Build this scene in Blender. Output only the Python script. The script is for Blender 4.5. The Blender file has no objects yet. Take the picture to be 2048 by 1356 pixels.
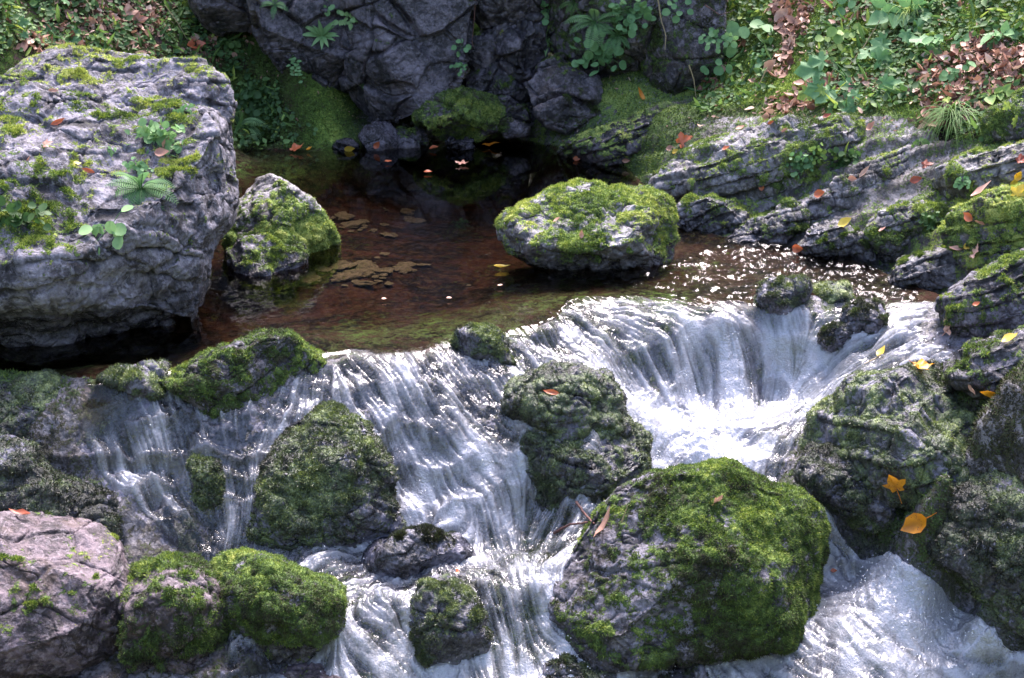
import bpy, bmesh, math, random
import numpy as np
from mathutils import Vector, Matrix
from mathutils.bvhtree import BVHTree
R = math.radians
F = 3247.0; HC = 2.2; PITCH = R(20)
sc = bpy.context.scene
# ------------------------------------------------------------------ camera, sky, sun, exposure
cam = bpy.data.cameras.new('camera'); camo = bpy.data.objects.new('camera', cam)
sc.collection.objects.link(camo); sc.camera = camo
cam.sensor_width = 36.0; cam.lens = 36.0 * F / 2048.0
camo.location = (0, 0, HC); camo.rotation_euler = (R(90) - PITCH, 0, 0)
cam.clip_start = 0.1; cam.clip_end = 200
cam.dof.use_dof = True; cam.dof.focus_distance = 5.9; cam.dof.aperture_fstop = 11.0
SUN_EL, SUN_AZ = R(60), R(14)       # azimuth measured from +Y (away from the camera) to +X (right)
w = bpy.data.worlds.new("World"); sc.world = w; w.use_nodes = True
nt = w.node_tree; bg = nt.nodes['Background']
sky = nt.nodes.new('ShaderNodeTexSky'); sky.sky_type = 'NISHITA'; sky.sun_disc = False
sky.sun_elevation = SUN_EL; sky.sun_rotation = SUN_AZ; sky.air_density = 1.0; sky.dust_density = 3.0; sky.ozone_density = 1.5
nt.links.new(sky.outputs[0], bg.inputs[0]); bg.inputs[1].default_value = 0.15
sl = bpy.data.lights.new('sun', 'SUN'); sl.energy = 2.5; sl.angle = R(32); sl.color = (1.0, 0.95, 0.94)
so = bpy.data.objects.new('sun', sl); sc.collection.objects.link(so)
sdir = Vector((math.sin(SUN_AZ) * math.cos(SUN_EL), math.cos(SUN_AZ) * math.cos(SUN_EL), math.sin(SUN_EL)))
so.rotation_euler = sdir.to_track_quat('Z', 'Y').to_euler()
sc.view_settings.view_transform = 'Standard'; sc.view_settings.look = 'None'
sc.view_settings.use_white_balance = True; sc.view_settings.white_balance_temperature = 6600; sc.view_settings.white_balance_tint = 17
sc.view_settings.exposure = 2.15; sc.view_settings.gamma = 1.0
sc.cycles.max_bounces = 8; sc.cycles.transparent_max_bounces = 12
sc.cycles.diffuse_bounces = 3; sc.cycles.caustics_reflective = False; sc.cycles.caustics_refractive = False

# ------------------------------------------------------------------ projection helpers
SP, CP = math.sin(PITCH), math.cos(PITCH)
RT = np.array([1., 0, 0]); UP = np.array([0, SP, CP]); FW = np.array([0, CP, -SP]); CAM = np.array([0, 0, HC])
def ray(u, v):
    u = np.asarray(u, float); v = np.asarray(v, float)
    a = (u - 1024) / F; b = (678 - v) / F
    return a[..., None] * RT + b[..., None] * UP + FW
def PZ(u, v, z):
    d = ray(u, v); t = (np.asarray(z) - HC) / d[..., 2]; return CAM + d * t[..., None]
def PY(u, v, y):
    d = ray(u, v); t = np.asarray(y) / d[..., 1]; return CAM + d * t[..., None]
def project(p):
    q = p - CAM; zz = q @ FW
    return 1024 + F * (q @ RT) / zz, 678 - F * (q @ UP) / zz

# ------------------------------------------------------------------ noise
_rs = np.random.RandomState(7)
_perm = _rs.permutation(256).astype(np.int32); _perm = np.concatenate([_perm, _perm, _perm])
_g = _rs.normal(size=(256, 3)).astype(np.float32); _g /= np.linalg.norm(_g, axis=1)[:, None]
def perlin(p, seed=0):
    p = np.asarray(p, np.float32) + np.float32(seed * 17.13 + 0.37)
    i = np.floor(p).astype(np.int32); f = p - i; i &= 255
    w = f * f * f * (f * (f * 6 - 15) + 10)
    out = 0
    for dx in (0, 1):
        hx = _perm[i[:, 0] + dx]; wx = w[:, 0] if dx else 1 - w[:, 0]
        for dy in (0, 1):
            hy = _perm[(hx + i[:, 1] + dy)]; wy = w[:, 1] if dy else 1 - w[:, 1]
            for dz in (0, 1):
                g = _g[_perm[(hy + i[:, 2] + dz)] & 255]; wz = w[:, 2] if dz else 1 - w[:, 2]
                out = out + wx * wy * wz * (g[:, 0] * (f[:, 0] - dx) + g[:, 1] * (f[:, 1] - dy) + g[:, 2] * (f[:, 2] - dz))
    return out * 1.6
def fbm(p, scale, oct=4, seed=0, gain=0.5, ridged=False):
    s = 0; a = 1.0; tot = 0
    for k in range(oct):
        n = perlin(p * scale, seed + k * 3)
        if ridged: n = 1 - 2 * np.abs(n)
        s = s + a * n; tot += a; a *= gain; scale *= 2.07
    return s / tot
def sm(x, a, b):
    t = np.clip((x - a) / (b - a), 0, 1); return t * t * (3 - 2 * t)
def terrace(b, layers, seed, sharp=6.0):
    """stepped version of coordinate b with uneven layers; layers = mean thickness"""
    bb = b / layers
    wob = perlin(np.stack([bb * 0.7, bb * 0 + 3.1, bb * 0 + seed], 1), seed) * 0.5
    bb = bb + wob
    k = np.floor(bb); f = bb - k
    f2 = f ** sharp
    return (f2 - f) * layers

# ------------------------------------------------------------------ mesh helpers
def cells(p, seed=0):
    """cellular noise: random value of the nearest cell, and the distance gap to the next one"""
    i = np.floor(p).astype(np.int32); f = p - i; d1 = np.full(len(p), 9.); d2 = np.full(len(p), 9.); val = np.zeros(len(p))
    for dx in (-1, 0, 1):
        for dy in (-1, 0, 1):
            for dz in (-1, 0, 1):
                h = _perm[(_perm[(_perm[(i[:, 0] + dx + seed) & 255] + i[:, 1] + dy) & 255] + i[:, 2] + dz) & 255]; g = _g[h]
                r = np.sqrt(((np.array([dx, dy, dz]) + .5 + .55 * g - f) ** 2).sum(1)); nw = r < d1
                d2 = np.where(nw, d1, np.minimum(d2, r)); val = np.where(nw, h / 255., val); d1 = np.where(nw, r, d1)
    return val, d2 - d1
def mesh_np(name, V, Fc, mat=None, parent=None, attrs=None, smooth=True, loc=None, matidx=None):
    """V (n,3), Fc (m,3|4) -> ONE mesh object"""
    me = bpy.data.meshes.new(name); n = len(V); m, k = Fc.shape
    V = np.asarray(V, np.float64)
    if loc is not None: V = V - np.asarray(loc)
    me.vertices.add(n); me.vertices.foreach_set('co', V.astype(np.float32).ravel())
    me.loops.add(m * k); me.loops.foreach_set('vertex_index', Fc.astype(np.int32).ravel())
    me.polygons.add(m); me.polygons.foreach_set('loop_start', np.arange(0, m * k, k, dtype=np.int32))
    try: me.polygons.foreach_set('loop_total', np.full(m, k, np.int32))
    except Exception: pass
    if smooth: me.polygons.foreach_set('use_smooth', np.ones(m, bool))
    for a, val in (attrs or {}).items():
        at = me.attributes.new(a, 'FLOAT', 'POINT'); at.data.foreach_set('value', np.asarray(val, np.float32))
    me.update(calc_edges=True)
    if mat is not None: me.materials.append(mat)
    o = bpy.data.objects.new(name, me); sc.collection.objects.link(o)
    if loc is not None and parent is None: o.location = loc
    if parent is not None: o.parent = parent
    return o
def vnormals(V, Fc):
    a = V[Fc[:, 1]] - V[Fc[:, 0]]; b = V[Fc[:, 2]] - V[Fc[:, 0]]
    fn = np.cross(a, b); N = np.zeros_like(V)
    for k in range(Fc.shape[1]):
        for c in range(3): N[:, c] += np.bincount(Fc[:, k], fn[:, c], len(V))
    return N / (np.linalg.norm(N, axis=1)[:, None] + 1e-12)
def tag(o, label=None, cat=None, group=None, kind=None):
    if label: o['label'] = label
    if cat: o['category'] = cat
    if group: o['group'] = group
    if kind: o['kind'] = kind
    return o
_ico = {}
def ico(s):
    if s not in _ico:
        bm = bmesh.new(); bmesh.ops.create_icosphere(bm, subdivisions=s, radius=1.0)
        me = bpy.data.meshes.new('tmp'); bm.to_mesh(me); bm.free()
        V = np.zeros(len(me.vertices) * 3, np.float32); me.vertices.foreach_get('co', V)
        Fc = np.zeros(len(me.polygons) * 3, np.int32); me.polygons.foreach_get('vertices', Fc)
        bpy.data.meshes.remove(me); _ico[s] = (V.reshape(-1, 3).astype(np.float64), Fc.reshape(-1, 3))
    return _ico[s]

# ------------------------------------------------------------------ materials
class NT:
    def __init__(s, name):
        s.m = bpy.data.materials.new(name); s.m.use_nodes = True; s.t = s.m.node_tree; s.t.nodes.clear()
        s.out = s.t.nodes.new('ShaderNodeOutputMaterial')
        s.m.cycles.emission_sampling = 'NONE'
    def n(s, typ, props=None, **inp):
        nd = s.t.nodes.new('ShaderNode' + typ)
        for k, v in (props or {}).items(): setattr(nd, k, v)
        for k, v in inp.items():
            key = int(k[1:]) if k[0] == '_' and k[1:].isdigit() else k.replace('_', ' ')
            sk = nd.inputs[key]
            if isinstance(v, bpy.types.NodeSocket): s.t.links.new(v, sk)
            elif isinstance(v, bpy.types.Node): s.t.links.new(v.outputs[0], sk)
            else: sk.default_value = v
        return nd
    def attr(s, name): return s.n('Attribute', {'attribute_name': name}).outputs['Fac']
    def math(s, op, a, b=0.0, c=None, clamp=False):
        nd = s.n('Math', {'operation': op, 'use_clamp': clamp}, _0=a, _1=b)
        if c is not None: nd.inputs[2].default_value = c
        return nd.outputs[0]
    def mix(s, f, a, b, typ='MIX'):
        nd = s.n('MixRGB', {'blend_type': typ}, _0=f, _1=a, _2=b); return nd.outputs[0]
    def ramp(s, f, stops):
        nd = s.n('ValToRGB', _0=f); e = nd.color_ramp.elements
        while len(e) < len(stops): e.new(0.5)
        for k, (p, c) in enumerate(stops): e[k].position = p; e[k].color = c if len(c) == 4 else (*c, 1)
        return nd.outputs[0]
    def noise(s, vec, scale, detail=4, rough=0.55, dist=0.0):
        return s.n('TexNoise', Vector=vec, Scale=scale, Detail=detail, Roughness=rough, Distortion=dist).outputs['Fac']
def c3(*c): return (*c, 1)
WET_MOSS = [(0.0, (0.010, 0.012, 0.010)), (0.2, (0.040, 0.040, 0.032)), (0.4, (0.055, 0.075, 0.042)), (0.6, (0.11, 0.145, 0.065)), (0.8, (0.20, 0.25, 0.09)), (1.0, (0.38, 0.40, 0.18))]
MOSS_RAMP = [(0.0, (0.010, 0.012, 0.008)), (0.20, (0.050, 0.045, 0.022)), (0.40, (0.050, 0.085, 0.024)), (0.60, (0.098, 0.165, 0.036)), (0.80, (0.21, 0.29, 0.06)), (1.0, (0.40, 0.42, 0.11))]
def rock_mat(name, dark, light, lichen=0.3, lich_col=(0.5, 0.5, 0.53), brown=0.2, rough=0.75, scale=1.0, bump=0.5, warm=(0.10, 0.06, 0.03)):
    t = NT(name); co = t.n('TexCoord').outputs['Object']
    n1 = t.noise(co, 3.5 * scale, 8, 0.62); n2 = t.noise(co, 14 * scale, 6, 0.65, 0.4); n3 = t.noise(co, 70 * scale, 5, 0.7); n4 = t.noise(co, 6 * scale, 3)
    f = t.math('ADD', t.math('MULTIPLY', n1, 0.45), t.math('ADD', t.math('MULTIPLY', n2, 0.35), t.math('MULTIPLY', n3, 0.3)))
    col = t.ramp(f, [(0.46, tuple(a * .45 for a in dark)), (0.52, dark), (0.57, tuple((a + b) / 2 for a, b in zip(dark, light))), (0.66, light)])
    bm = t.ramp(t.noise(co, 5.3 * scale, 6, 0.7), [(0.52, (0, 0, 0)), (0.66, (1, 1, 1))])
    col = t.mix(t.math('MULTIPLY', bm, brown), col, c3(*warm))
    lf = t.ramp(t.noise(co, 34 * scale, 7, 0.75, 0.6), [(0.52, (0, 0, 0)), (0.60, (1, 1, 1))])
    col = t.mix(t.math('MULTIPLY', lf, lichen), col, c3(*lich_col))
    vo = t.n('TexVoronoi', {'feature': 'DISTANCE_TO_EDGE'}, Vector=t.n('Mapping', Vector=t.mix(0.12, co, t.n('TexNoise', Vector=co, Scale=6.0, Detail=4.0).outputs['Color'], 'ADD'), Scale=(1, 1, 1.6)).outputs[0], Scale=5.0 * scale)
    crack = t.math('MULTIPLY', t.ramp(vo.outputs[0], [(0.0, (1, 1, 1)), (0.03, (0, 0, 0))]), t.ramp(n1, [(0.55, (0, 0, 0)), (0.62, (1, 1, 1))]))
    col = t.mix(t.math('MULTIPLY', t.attr('crk'), 0.85), col, c3(*[x * .25 for x in dark]))  # crack lines darkened in the colour: soil tint doubling as crevice shade
    cm = t.math('MULTIPLY', crack, t.ramp(n4, [(0.5, (0, 0, 0)), (0.6, (1, 1, 1))]))
    wet = t.attr('wet')
    col = t.mix(t.math('MULTIPLY', wet, 0.6), col, t.mix(1.0, col, c3(0.30, 0.30, 0.36), 'MULTIPLY'))
    moss = t.attr('moss')
    mn = t.noise(co, 90, 5, 0.7); mn2 = t.noise(co, 30, 4, 0.6)
    mf = t.math('ADD', moss, t.math('MULTIPLY', t.math('SUBTRACT', mn, 0.5), 1.8))
    mf = t.math('ADD', mf, t.math('MULTIPLY', t.math('SUBTRACT', mn2, 0.5), 1.8))
    mf = t.ramp(mf, [(0.44, (0, 0, 0)), (0.60, (1, 1, 1))])
    mc = t.math('ADD', t.attr('mossc'), t.math('MULTIPLY', t.math('SUBTRACT', t.noise(co, 160, 3, 0.7), 0.5), 1.4))
    mcol = t.ramp(mc, WET_MOSS if 'wet' in name else MOSS_RAMP)
    col = t.mix(mf, col, mcol)
    bh = t.math('ADD', t.math('MULTIPLY', n3, 0.6), t.math('ADD', t.math('MULTIPLY', n2, 1.3), t.math('MULTIPLY', t.math('MULTIPLY', crack, -0.35), t.math('SUBTRACT', 1.0, mf))))
    bh = t.math('ADD', bh, t.math('MULTIPLY', t.math('MULTIPLY', mn, mf), 1.0))
    bp = t.n('Bump', Height=bh, Strength=bump, Distance=0.02)
    rg = t.math('ADD', t.math('MULTIPLY', wet, -(rough - 0.22)), rough, clamp=True)
    rg = t.math('ADD', rg, t.math('MULTIPLY', mf, 0.06 if 'wet' in name else 0.35), clamp=True)
    b = t.n('BsdfPrincipled', Base_Color=col, Roughness=rg, Normal=bp.outputs[0])
    b.inputs['Specular IOR Level'].default_value = 0.03 if 'streambed' in name or 'soil' in name or 'sunken' in name else 0.5
    t.t.links.new(b.outputs[0], t.out.inputs[0]); return t.m
def moss_mat(name='moss_fuzz', ramp=None):
    t = NT(name); col = t.ramp(t.attr('mossc'), ramp or MOSS_RAMP)
    d = t.n('BsdfPrincipled', Base_Color=col, Roughness=0.32 if 'wet' in name else 0.75)
    tr = t.n('BsdfTranslucent', Color=t.mix(1.0, col, c3(1.0, 1.1, 0.5), 'MULTIPLY'))
    mx = t.n('MixShader', _0=0.3, _1=d, _2=tr); t.t.links.new(mx.outputs[0], t.out.inputs[0]); return t.m
def leaf_mat(name, stops, transl=0.3, rough=0.5, spots=None):
    """colour from attribute 'lc' (0..1) with mottling; leaves pass a little light"""
    t = NT(name); co = t.n('TexCoord').outputs['Object']
    f = t.math('ADD', t.attr('lc'), t.math('MULTIPLY', t.math('SUBTRACT', t.noise(co, 60, 3), 0.5), 0.35))
    col = t.ramp(f, stops)
    if spots: col = t.mix(t.ramp(t.noise(co, 110, 3, 0.8), [(0.60, (0, 0, 0)), (0.66, (1, 1, 1))]), col, c3(*spots))
    d = t.n('BsdfPrincipled', Base_Color=col, Roughness=rough)
    tr = t.n('BsdfTranslucent', Color=col)
    mx = t.n('MixShader', _0=transl, _1=d, _2=tr); t.t.links.new(mx.outputs[0], t.out.inputs[0]); return t.m
def water_mat():
    t = NT('stream_water'); geo = t.n('NewGeometry'); pos = geo.outputs['Position']
    foam = t.attr('foam'); chop = t.attr('chop')
    pa = t.n('Mapping', Vector=pos, Scale=(1.0, 0.42, 1.0)).outputs[0]
    nb = t.noise(pa, 34, 3, 0.5, 0.5); nc = t.noise(pa, 90, 2, 0.5)
    h = t.math('ADD', nb, t.math('MULTIPLY', nc, 0.4))
    mp = t.n('Mapping', Vector=pos, Scale=(4.0, 14.0, 1.0))
    slow = t.noise(mp.outputs[0], 1.6, 3, 0.5)
    hh = t.math('ADD', t.math('MULTIPLY', t.math('MULTIPLY', h, chop), 1.0), t.math('MULTIPLY', slow, 0.022))
    bp = t.n('Bump', Height=hh, Strength=1.0, Distance=0.011)
    fr = t.n('Fresnel', IOR=1.33, Normal=bp.outputs[0])
    gl = t.n('BsdfGlossy', Color=c3(1, 1, 1), Roughness=t.math('ADD', 0.012, t.math('MULTIPLY', chop, 0.08)), Normal=bp.outputs[0])
    tint = t.ramp(t.attr('depth'), [(0.0, (0.93, 0.94, 0.90)), (0.10, (0.66, 0.56, 0.48)), (0.30, (0.22, 0.18, 0.16)), (0.8, (0.04, 0.05, 0.05))])
    tr = t.n('BsdfTransparent', Color=tint)
    a = t.n('MixShader', _0=fr.outputs[0], _1=tr, _2=gl)
    fn = t.noise(pos, 150, 3, 0.7)
    ff = t.math('ADD', foam, t.math('MULTIPLY', t.math('MULTIPLY', t.math('SUBTRACT', fn, 0.5), 1.2), t.math('MINIMUM', foam, 0.5)), clamp=True)
    fbp = t.n('Bump', Height=t.math('ADD', nb, t.math('MULTIPLY', fn, 0.6)), Strength=0.9, Distance=0.02)
    df = t.n('BsdfDiffuse', Color=c3(0.74, 0.76, 0.84), Normal=fbp.outputs[0])
    tl = t.n('BsdfTranslucent', Color=c3(0.74, 0.76, 0.84), Normal=fbp.outputs[0])
    g2 = t.n('BsdfGlossy', Color=c3(1, 1, 1), Roughness=0.25, Normal=bp.outputs[0])
    d2 = t.n('MixShader', _0=0.5, _1=df, _2=tl); d3 = t.n('MixShader', _0=0.10, _1=d2, _2=g2)
    mx = t.n('MixShader', _0=ff, _1=a, _2=d3); t.t.links.new(mx.outputs[0], t.out.inputs[0]); return t.m
def soil_mat():
    """bank ground: soil / moss / rock by attributes; also the stream bed"""
    return rock_mat('bank_rock', (0.065, 0.06, 0.063), (0.27, 0.255, 0.27), 0.30, (0.42, 0.40, 0.41), 0.35, 0.65, 1.0, 0.7)
M = dict(
    grey=rock_mat('violet_grey_rock', (0.055, 0.051, 0.064), (0.255, 0.24, 0.285), 0.40, (0.43, 0.415, 0.48), 0.15, 0.75, bump=.8),
    cliff=rock_mat('dark_cliff_rock', (0.030, 0.027, 0.034), (0.20, 0.175, 0.20), 0.30, (0.34, 0.31, 0.34), 0.3, 0.42, bump=.8),
    pink=rock_mat('pinkish_rock', (0.045, 0.033, 0.040), (0.205, 0.155, 0.178), 0.40, (0.38, 0.32, 0.35), 0.45, 0.6, bump=.8),
    wet=rock_mat('wet_stream_rock', (0.045, 0.045, 0.055), (0.26, 0.25, 0.32), 0.25, (0.40, 0.40, 0.48), 0.15, 0.35),
    pale=rock_mat('pale_ledge_rock', (0.085, 0.08, 0.085), (0.32, 0.305, 0.33), 0.35, (0.48, 0.46, 0.48), 0.25, 0.6, bump=.7),
    bank=soil_mat(), moss=moss_mat(), wetmoss=moss_mat('wet_moss_fuzz', WET_MOSS), water=water_mat(),
    soil=rock_mat('dark_soil', (0.02, 0.014, 0.014), (0.09, 0.055, 0.05), 0.05, (0.3, 0.25, 0.2), 0.5, 0.9),
    bed=rock_mat('brown_streambed', (0.003, 0.0015, 0.001), (0.038, 0.0175, 0.012), 0.35, (0.10, 0.08, 0.045), 0.12, 0.7, scale=.8), sunken=rock_mat('sunken_pale_stone', (0.07, 0.065, 0.05), (0.22, 0.205, 0.16), .3, (.4, .38, .28), .2, .7),
    leaf=leaf_mat('green_leaf', [(0.0, (0.02, 0.055, 0.015)), (0.45, (0.06, 0.14, 0.035)), (0.8, (0.17, 0.30, 0.07)), (1.0, (0.38, 0.48, 0.09))], 0.35, 0.65),
    mint=leaf_mat('pale_green_leaf', [(0.0, (0.04, 0.105, 0.035)), (0.5, (0.125, 0.28, 0.105)), (1.0, (0.30, 0.48, 0.19))], 0.35, 0.6),
    dead=leaf_mat('dead_leaf', [(0.0, (0.07, 0.028, 0.02)), (0.35, (0.24, 0.11, 0.07)), (0.7, (0.46, 0.26, 0.18)), (1.0, (0.62, 0.44, 0.34))], 0.15, 0.6),
    orange=leaf_mat('orange_leaf', [(0.0, (0.45, 0.12, 0.01)), (0.5, (0.75, 0.30, 0.015)), (1.0, (0.80, 0.50, 0.03))], 0.3, 0.4, (0.22, 0.06, 0.02)),
    yellow=leaf_mat('yellow_leaf', [(0.0, (0.50, 0.28, 0.02)), (1.0, (0.75, 0.60, 0.10))], 0.3, 0.45),
    rust=leaf_mat('rust_leaf', [(0.0, (0.25, 0.05, 0.02)), (1.0, (0.60, 0.16, 0.06))], 0.2, 0.4),
    pinkleaf=leaf_mat('pinkish_leaf', [(0.0, (0.40, 0.18, 0.12)), (1.0, (0.72, 0.42, 0.32))], 0.2, 0.5),
    twig=rock_mat('twig_bark', (0.05, 0.02, 0.02), (0.20, 0.09, 0.07), 0.0, (0, 0, 0), 0.0, 0.6),
    stalk=leaf_mat('pale_stalk', [(0.0, (0.25, 0.16, 0.08)), (1.0, (0.50, 0.42, 0.25))], 0.1, 0.5),
)

# ------------------------------------------------------------------ ground control points (u, v, height); water level of the pool is 0
CT = """
560 330 -.15|700 350 -.45|900 340 -.5|1050 330 -.12|700 450 -.16|900 450 -.25|750 540 -.10|600 600 -.13|900 600 -.16|450 650 -.18|300 730 -.12
1050 560 -.09|800 660 -.05|1200 575 -.045|1400 540 -.05|1500 520 -.04|1650 530 -.03|1250 480 -.12|1150 400 -.15|1250 370 -.08
640 708 -.02|700 698 -.02|780 699 -.02|850 700 -.02|900 672 -.02|1000 665 -.02|1110 632 -.02|1140 603 -.02|1200 597 -.02|1280 592 -.02|1370 605 -.02|1450 602 -.02
640 780 -.10|760 760 -.065|900 760 -.08|700 850 -.2|850 850 -.2|1000 850 -.22|800 950 -.36|950 950 -.36|830 1045 -.50|1000 1040 -.50|700 950 -.34
1050 700 -.05|1100 740 -.10|1200 760 -.15|1100 830 -.2|1230 850 -.26|1090 900 -.28|1200 925 -.31|1120 975 -.41|1220 985 -.43|1100 1010 -.49|1230 1012 -.49
1200 690 -.10|1350 700 -.15|1450 690 -.13|1550 700 -.17|1300 640 -.04|1450 645 -.05|1600 660 -.08
1280 800 -.30|1400 780 -.31|1550 760 -.29|1350 870 -.36|1480 850 -.35|1600 800 -.29|1270 960 -.46|1400 930 -.44|1560 920 -.40
1700 600 -.03|1800 590 -.01|1900 610 .02|1700 680 -.10|1800 680 -.05|1900 700 0|1650 730 -.2|1750 740 -.12|1850 740 -.05|2000 700 .06
500 700 .03|600 700 .0|100 770 -.05|200 780 -.04|300 770 -.04|400 740 -.04|-100 780 -.05|0 740 -.12|150 740 -.12
0 800 -.08|100 880 -.20|250 850 -.15|250 950 -.30|400 900 -.22|400 1000 -.38|550 900 -.25|600 1050 -.45|100 1000 -.37|250 1070 -.45|400 1080 -.49|0 950 -.3|-150 900 -.2
500 1110 -.53|700 1100 -.53|900 1065 -.52|1100 1060 -.52|700 1200 -.57|850 1160 -.55|1050 1150 -.55|1150 1150 -.53|500 1300 -.64|650 1250 -.61|800 1250 -.64
700 1320 -.70|850 1330 -.73|950 1230 -.62|1050 1200 -.59|1000 1340 -.76|1100 1330 -.76|1080 1260 -.68|300 1200 -.6|100 1300 -.7|1300 1340 -.77|1500 1345 -.78|-150 1100 -.45|600 1345 -.75
1650 1030 -.46|1720 1120 -.60|1850 1130 -.61|1700 1220 -.66|1900 1220 -.66|1800 1340 -.76|2000 1340 -.77|2048 1270 -.66|1650 1330 -.76
1700 800 -.17|1850 800 -.07|2000 800 .0|1650 900 -.32|1800 900 -.22|1950 900 -.12|2080 900 -.05|1620 980 -.42|1750 980 -.34|1900 980 -.24|1800 1060 -.47|1900 1060 -.40|2030 1060 -.3|1980 1150 -.52|2060 1190 -.54
1340 440 0|1500 470 .0|1620 485 .0|1750 520 .0|1850 560 .02|1110 300 0|1220 310 .03|1300 330 .08|1300 260 .22|1450 400 .1|1600 430 .08|1700 450 .09|1850 480 .12
1500 330 .22|1650 360 .22|1800 400 .2|1950 420 .25|1450 260 .28|1600 260 .38|1750 260 .45|1900 300 .42|2048 300 .45|2048 420 .32|2000 520 .2|2048 600 .15|1950 560 .1|1900 640 .05
1350 200 .32|1450 150 .46|1600 150 .55|1800 150 .65|2000 150 .72|1450 30 .75|1650 30 .82|1850 30 .9|2040 30 .95|1250 250 .2|1200 200 .3
480 300 0|560 250 .1|640 300 0|520 150 .35|400 100 .5|250 80 .6|50 60 .7|400 0 .75|200 0 .82|0 0 .9|-200 0 .95|200 500 -.05|100 650 -.1|0 300 .2|-200 400 .1|-150 650 0
800 296 -.05|950 296 -.05|1050 298 -.05|500 275 .05|600 275 .04|560 200 .24|450 240 .18|540 299 .0|590 299 .0
"""
pts = [tuple(map(float, a.split())) for a in CT.replace('\n', '|').split('|') if a.strip()]
ctl = [tuple(PZ(u, v, z)) for u, v, z in pts]
ctl += [(-.95, 9.75, .12), (-.7, 9.6, .03), (-1.0, 10.1, .45), (0, 10.0, .5), (.7, 9.9, .5), (-1, 10.8, 1.5), (0, 10.8, 1.6), (1, 10.6, 1.5), (5, 8, 2.2), (4, 6, 1.1), (3.2, 4.3, .2), (2.2, 4.3, -.3),
        (0, 12.5, 4.4), (-3, 12, 3.6), (3, 12, 4.2), (-5, 8, 2.6), (-4.5, 11, 4), (5, 11, 4.6), (-3.5, 5.5, .4), (-2.6, 4.6, -.4), (-3, 3, -.6), (-1, 4.0, -.95), (0, 3.6, -1.1), (1.2, 4.1, -1.0), (3, 2, -.4),
        (0, 1.0, -1.2), (-4, 0, 1.2), (4, 0, 1.2), (0, -2.5, .5), (0, -4.5, 2.6), (-5, -4, 3.6), (5, -4, 3.6), (7, 4, 2.6), (-7, 5, 3.2), (-8, 0, 4), (8, 0, 4), (-8, 12, 6), (8, 12, 7), (0, 16, 8)]  # unseen rise behind the camera added to block sky light
ctl = np.array(ctl)
def tps_fit(P, z, lam=2e-4):
    n = len(P); d = np.linalg.norm(P[:, None] - P[None], axis=2)
    K = np.where(d > 0, d * d * np.log(d + 1e-9), 0) + lam * np.eye(n)
    Q = np.hstack([np.ones((n, 1)), P]); A = np.block([[K, Q], [Q.T, np.zeros((3, 3))]])
    return np.linalg.solve(A, np.concatenate([z, np.zeros(3)]))
wt = tps_fit(ctl[:, :2], ctl[:, 2])
GX0, GY0, GS = -9.0, -5.0, 0.02
gx = np.arange(GX0, 9.0, GS); gy = np.arange(GY0, 16.0, GS)
def tps_eval(X, Y):
    out = np.zeros(X.size); x = X.ravel(); y = Y.ravel(); P = ctl[:, :2]
    for s in range(0, x.size, 20000):
        d2 = (x[s:s + 20000, None] - P[:, 0]) ** 2 + (y[s:s + 20000, None] - P[:, 1]) ** 2
        out[s:s + 20000] = 0.5 * (d2 * np.log(d2 + 1e-18)) @ wt[:-3] + wt[-3] + wt[-2] * x[s:s + 20000] + wt[-1] * y[s:s + 20000]
    return out.reshape(X.shape)
def coarse_then_fine():
    # evaluate on a 10 cm grid over the whole area, 2 cm grid in the detailed part
    s = 5; cx = gx[::s]; cy = gy[::s]; A = tps_eval(*np.meshgrid(cx, cy))
    fx = np.clip((gx - cx[0]) / (GS * s), 0, len(cx) - 1.001); fy = np.clip((gy - cy[0]) / (GS * s), 0, len(cy) - 1.001)
    ix = fx.astype(int); iy = fy.astype(int); tx = (fx - ix)[None]; ty = (fy - iy)[:, None]
    G = (A[iy][:, ix] * (1 - tx) + A[iy][:, ix + 1] * tx) * (1 - ty) + (A[iy + 1][:, ix] * (1 - tx) + A[iy + 1][:, ix + 1] * tx) * ty
    i0 = int((-3.2 - GX0) / GS); i1 = int((3.4 - GX0) / GS); j0 = int((4.3 - GY0) / GS); j1 = int((10.9 - GY0) / GS)
    G[j0:j1, i0:i1] = tps_eval(*np.meshgrid(gx[i0:i1], gy[j0:j1]))
    return G
GG = coarse_then_fine()
def bil(A, x, y):
    fx = np.clip((x - GX0) / GS, 0, A.shape[1] - 1.001); fy = np.clip((y - GY0) / GS, 0, A.shape[0] - 1.001)
    ix = fx.astype(int); iy = fy.astype(int); tx = fx - ix; ty = fy - iy
    return (A[iy, ix] * (1 - tx) + A[iy, ix + 1] * tx) * (1 - ty) + (A[iy + 1, ix] * (1 - tx) + A[iy + 1, ix + 1] * tx) * ty
def ground0(x, y): return bil(GG, x, y)
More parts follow.
